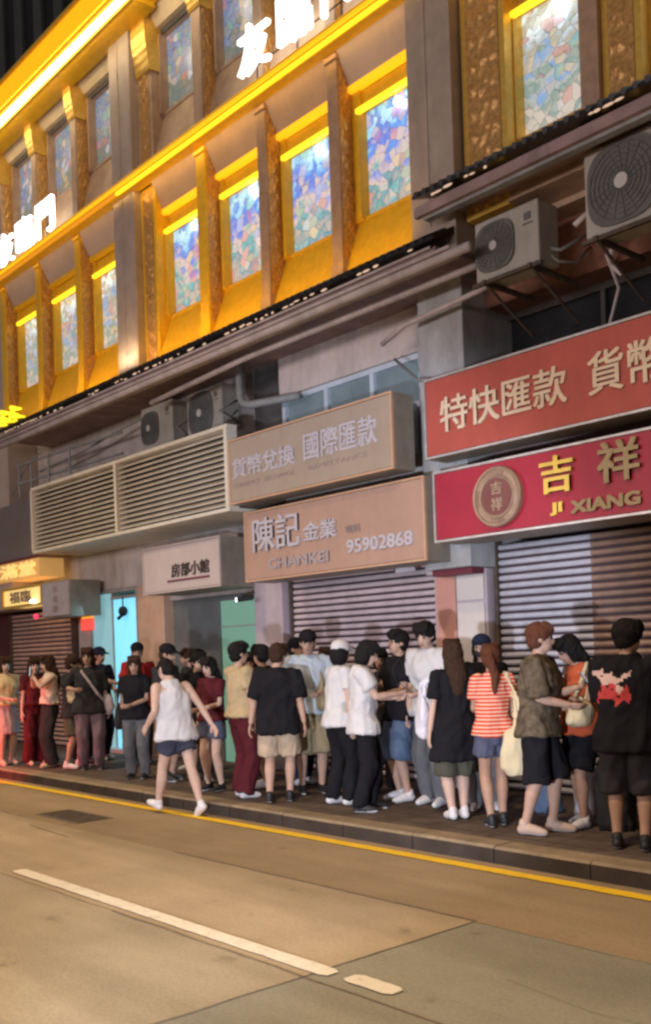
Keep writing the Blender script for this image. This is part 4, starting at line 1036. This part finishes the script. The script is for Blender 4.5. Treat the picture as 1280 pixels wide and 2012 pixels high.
    for zz, cx, a, bb in bot: rings.append((LN(V(cx, 0, zz)), X3 * a * K, Y3 * bb * K))
    for zz, cx, a, bb in mid:
        e = loose * (1.0 if zz < 1.25 else .65)
        rings.append((LN(V(cx, 0, zz)), X3 * (a + e) * K, Y3 * (bb + e) * K))
    nw = .070 if kind != 'tank' else .088
    if kind == 'tank':
        rings[-1] = (LN(V(-.008, 0, 1.36)), X3 * (chd * .92 + .016) * K, Y3 * (shw * .74) * K)
        rings.append((LN(V(-.012, 0, 1.435)), X3 * .074 * K, Y3 * shw * .62 * K))
    else:
        rings.append((LN(V(-.015, 0, 1.435)), X3 * .078 * K, Y3 * shw * .66 * K))
    rings.append((LN(V(-.016, 0, 1.468)), X3 * .062 * K, Y3 * nw * K))
    tube_rings(vs, fs, rings)
    if fem and kind != 'over':
        for s in (1, -1): blob(vs, fs, LN(V(.082, s * .07, 1.268)), (.055 * K, .066 * K, .066 * K))
    if kind not in ('tank', 'crop') or kind == 'long':
        for s in (1, -1):
            el, wr = arm[s]; S = sh[s]; t = {'tee': .62, 'over': .92, 'dress': .8, 'long': 1.0}[kind]
            up = .052 if not fem else .042
            inn = S.lerp(LN(V(0, s * shw * .55, 1.385)), .7)
            ex = .022 if kind != 'over' else .032
            limb(vs, fs, [inn, S, S.lerp(el, t * .5), S.lerp(el, t)], [(up + .018) * K, (up + .020) * K, (up + ex * .9) * K, (up + ex) * K], open_end=True)
            if kind == 'long': limb(vs, fs, [el, el.lerp(wr, .5), wr.lerp(el, .06)], [(up + .02) * K, (up + .012) * K, .042 * K])
    me = remeshed('top', vs, fs, .0125 * K, 3, .020 * K, sd, (5.5, 5.5, 3.8))
    tp = put({'tee': 'shirt', 'long': 'shirt', 'tank': 'tank_top', 'crop': 'crop_top', 'dress': 'shirt', 'over': 'shirt'}[kind], me, C[colr], root)
    if backprint:
        for mi, (mn, y0, y1, z0, z1, sgn) in enumerate(backprint, 1):
            me.materials.append(C[mn])
            for p in me.polygons:
                c = p.center
                if y0 * K < c.y + .09 * mnoise.noise(c * 9) < y1 * K and z0 * K < c.z + .09 * mnoise.noise(c * 13 + Vector((7, 3, 1))) < z1 * K and c.x * sgn > 0 and mnoise.noise(c * 24) < .38: p.material_index = mi
    # ---- bottom
    kind, colb = bottom
    vs, fs = [], []
    tube_rings(vs, fs, [(V(0, 0, .80), X3 * .10 * K, Y3 * (hw + .004) * K), (V(0, 0, .87), X3 * .122 * K, Y3 * (hw + .016) * K), (V(-.005, 0, .95), X3 * .114 * K, Y3 * (hw + .006) * K), (LN(V(0, 0, (1.05 if hz > .88 else .98))), X3 * .098 * K, Y3 * (wst + .010) * K)])
    nm = 'trousers'
    if kind in ('skirt', 'longskirt'):
        nm = 'skirt'; zb = .52 if kind == 'skirt' else .10; fl = .205 if kind == 'skirt' else .25
        vs, fs = [], []
        tube_rings(vs, fs, [(V(0, 0, zb), X3 * fl * .82 * K, Y3 * fl * K), (V(0, 0, (zb + .85) / 2), X3 * .155 * K, Y3 * .195 * K), (V(0, 0, .87), X3 * .125 * K, Y3 * (hw + .018) * K), (LN(V(0, 0, 1.06)), X3 * .102 * K, Y3 * (wst + .012) * K)])
    else:
        for s in (1, -1):
            kn, an, pitch = leg[s]; q = .6 + .4 * wide; h0 = hp[s] + V(0, 0, .0)
            if kind == 'shorts': nm = 'shorts'; limb(vs, fs, [h0, h0.lerp(kn, .4), h0.lerp(kn, .88)], [.102 * q * K, .108 * q * K, .114 * q * K], open_end=True)
            elif kind == 'longshorts': nm = 'shorts'; limb(vs, fs, [h0, h0.lerp(kn, .5), kn + (an - kn) * .10], [.100 * q * K, .100 * q * K, .104 * q * K], open_end=True)
            elif kind == 'mini': nm = 'shorts'; limb(vs, fs, [h0, h0.lerp(kn, .28), h0.lerp(kn, .48)], [.102 * q * K, .106 * q * K, .112 * q * K], open_end=True)
            else:
                wd = 1.5 if kind == 'wide' else 1.0
                limb(vs, fs, [h0, h0.lerp(kn, .5), kn, kn.lerp(an, .5), an + V(0, 0, -.02)], [.104 * q * K, (.090 + .012 * (wd - 1)) * q * K, (.078 + .034 * (wd - 1)) * K, (.072 + .05 * (wd - 1)) * K, (.064 + .075 * (wd - 1)) * K], open_end=True)
    me = remeshed(nm, vs, fs, .0125 * K, 3, .017 * K, sd + 9, (7, 7, 2.6))
    put(nm, me, C[colb], root)
    # ---- shoes
    for s in (1, -1):
        kn, an, pitch = leg[s]; fr = Matrix.Rotation(R(pitch), 3, 'Y'); vs, fs = [], []
        limb(vs, fs, [an + fr @ V(-.035, 0, -.040), an + fr @ V(.05, 0, -.034), an + fr @ V(.12, s * .01, -.048), an + fr @ V(.175, s * .014, -.055)], [.041 * K, .047 * K, .040 * K, .028 * K], 1.0)
        limb(vs, fs, [an + fr @ V(-.01, 0, .02), an + fr @ V(0, 0, -.03)], [.044 * K, .046 * K])
        me = remeshed('shoe', vs, fs, .011 * K, 2)
        for v in me.vertices:                                # flat sole
            q = fr.inverted() @ (v.co - an)
            if q.z < -.079 * K: q.z = -.082 * K; v.co = an + fr @ q
        me.materials.append(C[shoes]); me.materials.append(C['sole'])
        for p in me.polygons:
            q = fr.inverted() @ (p.center - an)
            if q.z < -.062 * K: p.material_index = 1
        o = bpy.data.objects.new('shoe', me); COL.objects.link(o); o.parent = root
    # ---- hair and cap
    hs, hcx = hair; vs, fs = [], []
    if hs == 'buzz' or cap: blob(vs, fs, HD(-.006, 0, 1.645), (.096 * K, .080 * K, .086 * K), 16, rm)
    else:
        g = 1.12 if hs == 'thick' else 1.0
        blob(vs, fs, HD(-.014, 0, 1.655), (.106 * g * K, .092 * g * K, .092 * g * K), 18, rm)
        for q in range(5): limb(vs, fs, [HD(.03, -.06 + .03 * q, 1.735), HD(.083, -.056 + .028 * q, 1.702), HD(.094, -.05 + .025 * q, 1.676)], [.022 * K, .018 * K, .010 * K])
    blob(vs, fs, HD(-.036, 0, 1.60), (.070 * K, .080 * K, .08 * K), 14, rm)
    if hs in ('bob', 'long', 'mid'):
        blob(vs, fs, HD(-.026, 0, 1.595), (.092 * K, .098 * K, .125 * K), 18, rm)
        if hs != 'bob':
            zl = {'mid': 1.40, 'long': 1.24}[hs]
            limb(vs, fs, [HD(-.055, 0, 1.60), HD(-.075, 0, 1.50), LN(V(-.115, 0, 1.40)), LN(V(-.125, 0, zl))], [.085 * K, .098 * K, .092 * K, .060 * K], .5, HD(0, 1, 1.6) - HD(0, 0, 1.6))
    if hs == 'pony':
        limb(vs, fs, [HD(-.09, 0, 1.66), HD(-.135, 0, 1.60), LN(V(-.14, 0, 1.45)), LN(V(-.13, .01, 1.28))], [.03 * K, .038 * K, .036 * K, .014 * K])
    if hs == 'bun': blob(vs, fs, HD(-.10, 0, 1.70), (.05 * K, .05 * K, .05 * K), 12)
    me = remeshed('hair', vs, fs, .010 * K, 1, .010 * K, sd + 3, (48, 48, 8))
    put('hair', me, HAIR[hcx], root)
    if cap:
        vs, fs = [], []
        blob(vs, fs, HD(-.008, 0, 1.672), (.114 * K, .098 * K, .088 * K), 18, rm)
        limb(vs, fs, [HD(.085, 0, 1.668), HD(.17, 0, 1.655)], [.072 * K, .060 * K], .16, HD(0, 1, 1.6) - HD(0, 0, 1.6))
        me = remeshed('cap', vs, fs, .009 * K, 1); put('cap', me, C[cap], root)
    if mask:
        vs, fs = [], []
        blob(vs, fs, HD(.062, 0, 1.560), (.055 * K, .062 * K, .045 * K), 14, rm)
        me = remeshed('face_mask', vs, fs, .009 * K, 1); put('face_mask', me, C[mask], root)
    rz = Matrix.Rotation(R(-41.75 + face), 3, 'Z')
    return dict(root=root, K=K, W=lambda p: Vector((x, y, z)) + rz @ p, arm=arm, sh=sh, LN=LN, V=V, rz=rz, HD=HD)

def held(name, label, cat, P, build, group=None):
    """a separate object carried by person P: build(vs, fs) in the person's own frame"""
    q = MB(); parts = build(q); pts = [P['W'](Vector(p)) for p in q.v]
    c = Vector((sum(p.x for p in pts) / len(pts), sum(p.y for p in pts) / len(pts), min(p.z for p in pts)))
    q.v = [tuple(p) for p in pts]
    return tag(q.build(name, parts[0], smooth=parts[1], origin=c), label, cat, group)

def phone(P, s, label, tilt=.5):
    el, wr = P['arm'][s]; d = (wr - el).normalized(); c = wr + d * .085 + Vector((.02, 0, .04))
    u = Vector((-math.sin(tilt), 0, math.cos(tilt))); v = Vector((0, 1, 0)); n = u.cross(v)
    def bld(q):
        for mi, (a, b_, t0, t1) in enumerate(((.036, .075, 0, .008), (.032, .070, .0081, .0088))):
            q.mi = mi; vs = []
            for t in (t0, t1):
                for sx, sy in ((-1, -1), (1, -1), (1, 1), (-1, 1)): vs.append(c + v * a * sx + u * b_ * sy + n * (-t))
            q.add(vs, [(0, 1, 2, 3), (4, 5, 6, 7), (0, 1, 5, 4), (1, 2, 6, 5), (2, 3, 7, 6), (3, 0, 4, 7)])
        return ([C['phone'], C['screen']], False)
    return held('phone', label, 'phone', P, bld)

def sack(P, s, label, col, zc, hgt, wid, dep, back=0.0, out=.05, name='tote_bag', strap=True, cat='bag', yoff=None):
    """soft bag hanging from the shoulder on side s"""
    K = P['K']; S = P['sh'][s]
    yc = S.y + s * out if yoff is None else yoff
    def bld(q):
        vs, fs = [], []; rings = []
        for k in range(9):
            t = k / 8; zz = zc + hgt * (t - .5); f = .62 + .38 * math.sin(min(1, (1 - t) * 1.25) * math.pi * .5); e = 1 if 0 < k < 8 else .82
            if k == 0: f *= .8
            rings.append((Vector((back + .015 * math.sin(k), yc, zz)), Vector((wid * f * e, 0, 0)), Vector((0, dep * f * e * (1 if t < .8 else .45), 0))))
        tube_rings(vs, fs, rings)
        if strap:
            for dx in (-.05, .05):
                limb(vs, fs, [Vector((back + dx * 1.4, yc, zc + hgt * .45)), Vector((back * .6 + dx, yc, (zc + hgt * .5 + S.z) / 2)), Vector((dx * .5, S.y - s * .02, S.z + .055 * K))], [.022, .020, .020], .35)
        me = remeshed('bag', vs, fs, .012, 2, .012, zc * 9)
        q.add([v.co for v in me.vertices], [tuple(p.vertices) for p in me.polygons]); bpy.data.meshes.remove(me)
        return (C[col], True)
    return held(name, label, cat, P, bld)

# left part of the queue, in red tail light
P = person('woman in a cream and yellow striped top and lilac grey skirt, leftmost in queue', -15.06, 6.55, 1.68, 40, 'fair', ('mid', 'brown'), ('tee', 'stripe_yellow'), ('skirt', 'lilacgrey'), 'sandal', 'down', 'low', 'f', hem=.98)
P = person('woman in a dark maroon outfit with ankle length wide trousers second from the left', -14.69, 6.86, 1.66, 40, 'fair', ('mid', 'brown'), ('tee', 'maroon'), ('wide', 'maroon'), 'sandal', 'phone', 'down', 'f', hem=.98)
phone(P, 1, 'phone held up by the woman in the dark maroon outfit', .4)
P = person('long haired woman in a cream crop top raising a phone, black ankle length trousers', -14.14, 6.85, 1.68, 300, 'fair', ('long', 'brown'), ('crop', 'cream'), ('wide', 'charcoal'), 'sandal', 'high', 'high', 'f', hem=1.0)
phone(P, -1, 'phone raised in front of the face of the woman in the cream crop top', .1)
P = person('person in olive shorts and white shoes standing left of the cross strap bag', -13.60, 6.95, 1.66, 80, 'mid', ('short', 'brown'), ('tee', 'charcoal'), ('shorts', 'olive'), 'shoe_white', 'down', 'low', 'm')
sack(P, -1, 'small cream pouch hanging beside the bare legged person left of the cross strap', 'tote', 1.10, .22, .10, .05, .12, .03)
P = person('broad person with long dark hair, plum black tee, pale cross strap and mauve trousers', -13.22, 7.03, 1.76, 18, 'mid', ('long', 'brown'), ('over', 'charcoal'), ('trousers', 'mauve'), 'shoe_black', 'down', 'bag', 'f', wide=1.18, hem=.82)
def strap(q):
    vs, fs = [], []; V_ = P['V']
    limb(vs, fs, [V_(-.03, -.13, 1.46), V_(.11, -.10, 1.40), V_(.165, .0, 1.25), V_(.17, .11, 1.08), V_(.10, .22, .96)], [.026] * 5, .35)
    limb(vs, fs, [V_(.08, .24, 1.0), V_(.08, .25, .86)], [.10, .11], .5)
    me = remeshed('b', vs, fs, .012, 1); q.add([v.co for v in me.vertices], [tuple(p.vertices) for p in me.polygons]); return (C['lilacgrey'], True)
held('crossbody_bag', 'pale grey crossbody bag with wide strap across the plum black tee', 'bag', P, strap)
person('man in a navy cap and navy shirt standing in front of the cyan doorway', -14.30, 7.80, 1.78, 60, 'mid', ('short', 'black'), ('tee', 'navy'), ('trousers', 'navy'), 'shoe_white', 'low', 'reach', 'm', cap='navy')
person('man in a red tee and dark cap against the right edge of the cyan doorway', -13.38, 7.95, 1.82, 30, 'mid', ('short', 'black'), ('tee', 'red'), ('trousers', 'charcoal'), 'shoe_black', 'down', 'down', 'm', cap='black')
P = person('brown haired woman in black tee and grey trousers in front of the red tee', -11.68, 6.90, 1.62, 350, 'mid', ('long', 'brown'), ('tee', 'black'), ('trousers', 'grey'), 'shoe_black', 'low', 'down', 'f', wide=1.1, hem=.86, stance=.02)
sack(P, -1, 'dark bag hanging at the side of the woman in black tee and grey trousers', 'charcoal', .84, .34, .12, .06, .0, .08)
person('man in a dark jersey and brimmed dark cap behind the walking man', -11.05, 6.98, 1.76, 70, 'mid', ('short', 'brown'), ('tee', 'charcoal'), ('shorts', 'maroon'), 'shoe_black', 'down', 'low', 'm', cap='black')
person('dark haired woman in black half hidden behind the walking man and the bare legged woman', -11.2, 7.62, 1.68, 320, 'mid', ('mid', 'black'), ('tee', 'black'), ('trousers', 'charcoal'), 'shoe_black', 'low', 'down', 'f')
person('woman in a dark maroon top and slate shorts right of the walking man', -9.77, 6.80, 1.58, 325, 'fair', ('mid', 'black'), ('tee', 'maroon'), ('mini', 'slate'), 'shoe_black', 'low', 'down', 'f', hem=.92)
# the man walking in the road
person('man in a white tank top and slate blue shorts walking along the yellow line', -9.33, 6.00, 1.74, 222, 'fair', ('buzz', 'black'), ('tank', 'white'), ('mini', 'walkshorts'), 'shoe_white', (.16, .27, .98), (-.27, -.30, .96), 'm', lean=9, headpitch=14, headyaw=12, z=0.0,
       wide=1.1, walk={1: (.30, .10, -16), -1: (-.33, .135, 30)}, group=None, hem=.83)
# middle of the queue
person('man in a tan tee and wide black trousers with his back half turned', -9.02, 6.68, 1.73, 125, 'mid', ('short', 'black'), ('tee', 'tan'), ('wide', 'maroon'), 'shoe_white', 'low', 'down', 'm', headyaw=-15, hem=.92)
person('person with dark hair facing the man in the tan tee', -9.45, 7.32, 1.70, 250, 'mid', ('short', 'black'), ('tee', 'charcoal'), ('shorts', 'charcoal'), 'shoe_white', 'low', 'down', 'm')
person('man seen from behind in a large black tee, beige shorts and striped socks', -8.40, 6.70, 1.70, 172, 'mid', ('short', 'brown'), ('over', 'black'), ('shorts', 'beige'), 'shoe_black', 'hang', 'hang', 'm', wide=1.12, hem=.76)
person('man in a dark cap and pale shirt behind the shoulder of the large black tee', -9.30, 7.75, 1.76, 40, 'mid', ('short', 'black'), ('tee', 'white'), ('trousers', 'navy'), 'shoe_white', 'down', 'down', 'm', cap='black')
P = person('tall man in a pale blue tee, dark cap and wide khaki shorts facing the street', -8.62, 7.35, 1.84, 12, 'mid', ('short', 'black'), ('over', 'bluewhite'), ('longshorts', 'khaki'), 'shoe_black', 'low', 'hip', 'm', wide=1.08, cap='black', hem=.86)
sack(P, 1, 'khaki shoulder bag against the pale blue tee', 'khaki', 1.12, .34, .13, .06, .16, -.10)
P = person('person in a white cap, white tee and black trousers, seen from behind', -7.72, 6.98, 1.70, 118, 'fair', ('bob', 'black'), ('tee', 'white'), ('trousers', 'black'), 'shoe_white', 'low', 'down', 'f', cap='white', hem=.84)
P = person('person with dark bob hair in a long white tee looking down at a phone', -7.20, 6.84, 1.70, 88, 'fair', ('bob', 'black'), ('tee', 'white'), ('trousers', 'black'), 'shoe_black', (.33, .05, 1.14), (.35, -.04, 1.18), 'm', headpitch=22, hem=.80, wide=.94)
phone(P, -1, 'phone in the outstretched hands of the person in the long white tee', .9)
P = person('man in a black tee and blue denim shorts with a black backpack, facing left', -7.38, 7.55, 1.79, 292, 'mid', ('short', 'black'), ('tee', 'black'), ('longshorts', 'denim'), 'shoe_white', 'low', 'phone', 'm', wide=1.06, hem=.84)
def bpack(q):
    vs, fs = [], []; V_ = P['V']
    limb(vs, fs, [V_(-.22, 0, 1.02), V_(-.24, 0, 1.2), V_(-.20, 0, 1.36)], [.15, .17, .13], .62, (0, 1, 0))
    for s in (1, -1): limb(vs, fs, [V_(-.10, s * .11, 1.44), V_(.04, s * .12, 1.46), V_(.125, s * .12, 1.34), V_(.09, s * .17, 1.16), V_(-.08, s * .18, 1.08)], [.024] * 5, .4)
    me = remeshed('b', vs, fs, .012, 2); q.add([v.co for v in me.vertices], [tuple(p.vertices) for p in me.polygons]); return (C['charcoal'], True)
held('backpack', 'black backpack on the man in the black tee and denim shorts', 'backpack', P, bpack)
phone(P, -1, 'phone held by the man in the black tee with the backpack', .5)
P = person('tall black haired man in a white tee and grey jeans by the lilac pillar', -6.92, 7.55, 1.87, 320, 'fair', ('short', 'black'), ('tee', 'white'), ('trousers', 'grey'), 'shoe_white', 'low', 'down', 'm', headpitch=14, hem=.86)
sack(P, -1, 'olive canvas sack slung in front of the tall young man in white', 'sack', 1.14, .36, .13, .08, -.08, .14)
P = person('woman seen from behind with long brown hair, oversized black tee and bare calves', -6.17, 7.04, 1.66, 192, 'fair', ('long', 'brown'), ('dress', 'black'), ('longshorts', 'olive'), 'shoe_white', 'hang', 'down', 'f', wide=1.12, hem=.58, legsin=.04)
sack(P, 1, 'crumpled white bag at the left side of the woman in the oversized black tee', 'plastic', .98, .42, .09, .06, .10, .12, strap=True)
person('person in a navy cap and dark face mask behind the striped top', -6.30, 7.62, 1.70, 345, 'mid', ('mid', 'black'), ('over', 'black'), ('trousers', 'grey'), 'shoe_white', 'low', 'down', 'm', cap='navy', mask='charcoal')
P = person('woman with auburn ponytail in a red and white striped top seen from behind', -5.66, 6.98, 1.60, 186, 'tan', ('pony', 'auburn'), ('tee', 'stripe_red'), ('mini', 'slate'), 'shoe_black', 'low', 'down', 'f', hem=.88, legsin=.03)
sack(P, -1, 'large cream canvas tote bag hanging from the shoulder of the striped top', 'tote', .72, .48, .085, .17, -.21, .03)
P = person('red haired person in a mottled olive tee and long black shorts checking a phone', -5.14, 6.93, 1.77, 62, 'mid', ('short', 'auburn'), ('over', 'camo'), ('longshorts', 'black'), 'sandal', 'phone', 'low', 'm', wide=1.08, hem=.82, stance=.04)
phone(P, 1, 'phone held by the red haired person in the mottled olive tee', .6)
P = person('dark haired woman in a rust orange top behind the mottled olive tee', -5.05, 7.42, 1.68, 300, 'tan', ('mid', 'black'), ('tank', 'orange'), ('shorts', 'black'), 'shoe_white', 'low', 'cross', 'f', headpitch=15, stance=.05)
sack(P, 1, 'round cream pouch at the waist of the woman in the rust orange top', 'tote', 1.02, .24, .13, .08, .16, .02)
P = person('man with thick black hair in a black tee with pink and red back print', -4.20, 6.80, 1.75, 158, 'tan', ('thick', 'black'), ('over', 'black'), ('longshorts', 'charcoal'), 'shoe_black', 'low', 'low', 'm', wide=1.12, headyaw=-20, hem=.76,
           backprint=[('pinkprint', -.02, .20, 1.24, 1.36, -1), ('redprint', -.06, .22, 1.13, 1.24, -1)])
person('person in black at the right edge of the queue, partly cut off', -3.98, 7.25, 1.66, 300, 'mid', ('short', 'black'), ('tee', 'charcoal'), ('trousers', 'charcoal'), 'shoe_black', 'low', 'low', 'm')
# second row, mostly hidden
for lab, x, y, h, fc, sx, hr, tp, bt, cp in (
    ('short person in a dark top behind the phone raising woman', -14.5, 7.55, 1.62, 30, 'f', ('mid', 'black'), ('tee', 'charcoal'), ('trousers', 'charcoal'), None),
    ('person in grey shorts behind the man in the dark jersey', -11.75, 7.85, 1.70, 300, 'm', ('short', 'brown'), ('tee', 'charcoal'), ('shorts', 'grey'), None),
    ('person in a black tee just behind the walking man in the tank top', -10.5, 7.10, 1.64, 20, 'm', ('short', 'black'), ('tee', 'black'), ('shorts', 'charcoal'), None),
    ('long haired woman in dark clothes by the green glass door', -10.35, 7.85, 1.62, 340, 'f', ('long', 'black'), ('tee', 'charcoal'), ('trousers', 'maroon'), None),
    ('person in dark blue hidden between tan tee and large black tee', -9.0, 7.95, 1.64, 10, 'f', ('mid', 'brown'), ('tee', 'navy'), ('trousers', 'navy'), None),
    ('person in charcoal behind the two white tees', -7.95, 7.85, 1.60, 350, 'f', ('bob', 'black'), ('tee', 'charcoal'), ('trousers', 'charcoal'), None),
    ('person in dark grey hidden behind the oversized black tee', -6.62, 8.05, 1.62, 30, 'f', ('mid', 'black'), ('tee', 'charcoal'), ('trousers', 'grey'), None),
    ('short person in black between the rust top and the back print', -4.68, 7.72, 1.50, 330, 'f', ('bob', 'black'), ('tee', 'black'), ('trousers', 'olive'), None)):
    person(lab, x, y, h, fc, 'mid', hr, tp, bt, 'shoe_white' if sx == 'm' else 'shoe_black', 'low', 'down', sx, cap=cp)
# things standing on the pavement between the legs
def floor_bag(label, x, y, hgt, w_, d, col, name='shopping_bag'):
    q = MB(); vs, fs = [], []
    tube_rings(vs, fs, [(Vector((x, y, .14 + hgt * t)), Vector((w_ * f, 0, 0)), Vector((0, d * f, 0))) for t, f in ((0, .85), (.08, 1), (.5, 1), (.85, .85), (1, .55))])
    me = remeshed('b', vs, fs, .012, 2, .02, x * 5); q.add([v.co for v in me.vertices], [tuple(p.vertices) for p in me.polygons])
    return tag(q.build(name, C[col], smooth=True, origin=(x, y, .137)), label, 'bag')
floor_bag('tall pale bag standing on the pavement behind the legs of the olive tee person', -5.32, 7.85, .50, .10, .08, 'plastic')
floor_bag('small blue bag on the pavement beside the striped top', -5.75, 7.85, .26, .15, .10, 'denim')
floor_bag('dark grey rucksack on the pavement left of the man with the back print', -4.75, 7.45, .62, .16, .14, 'charcoal', 'rucksack')
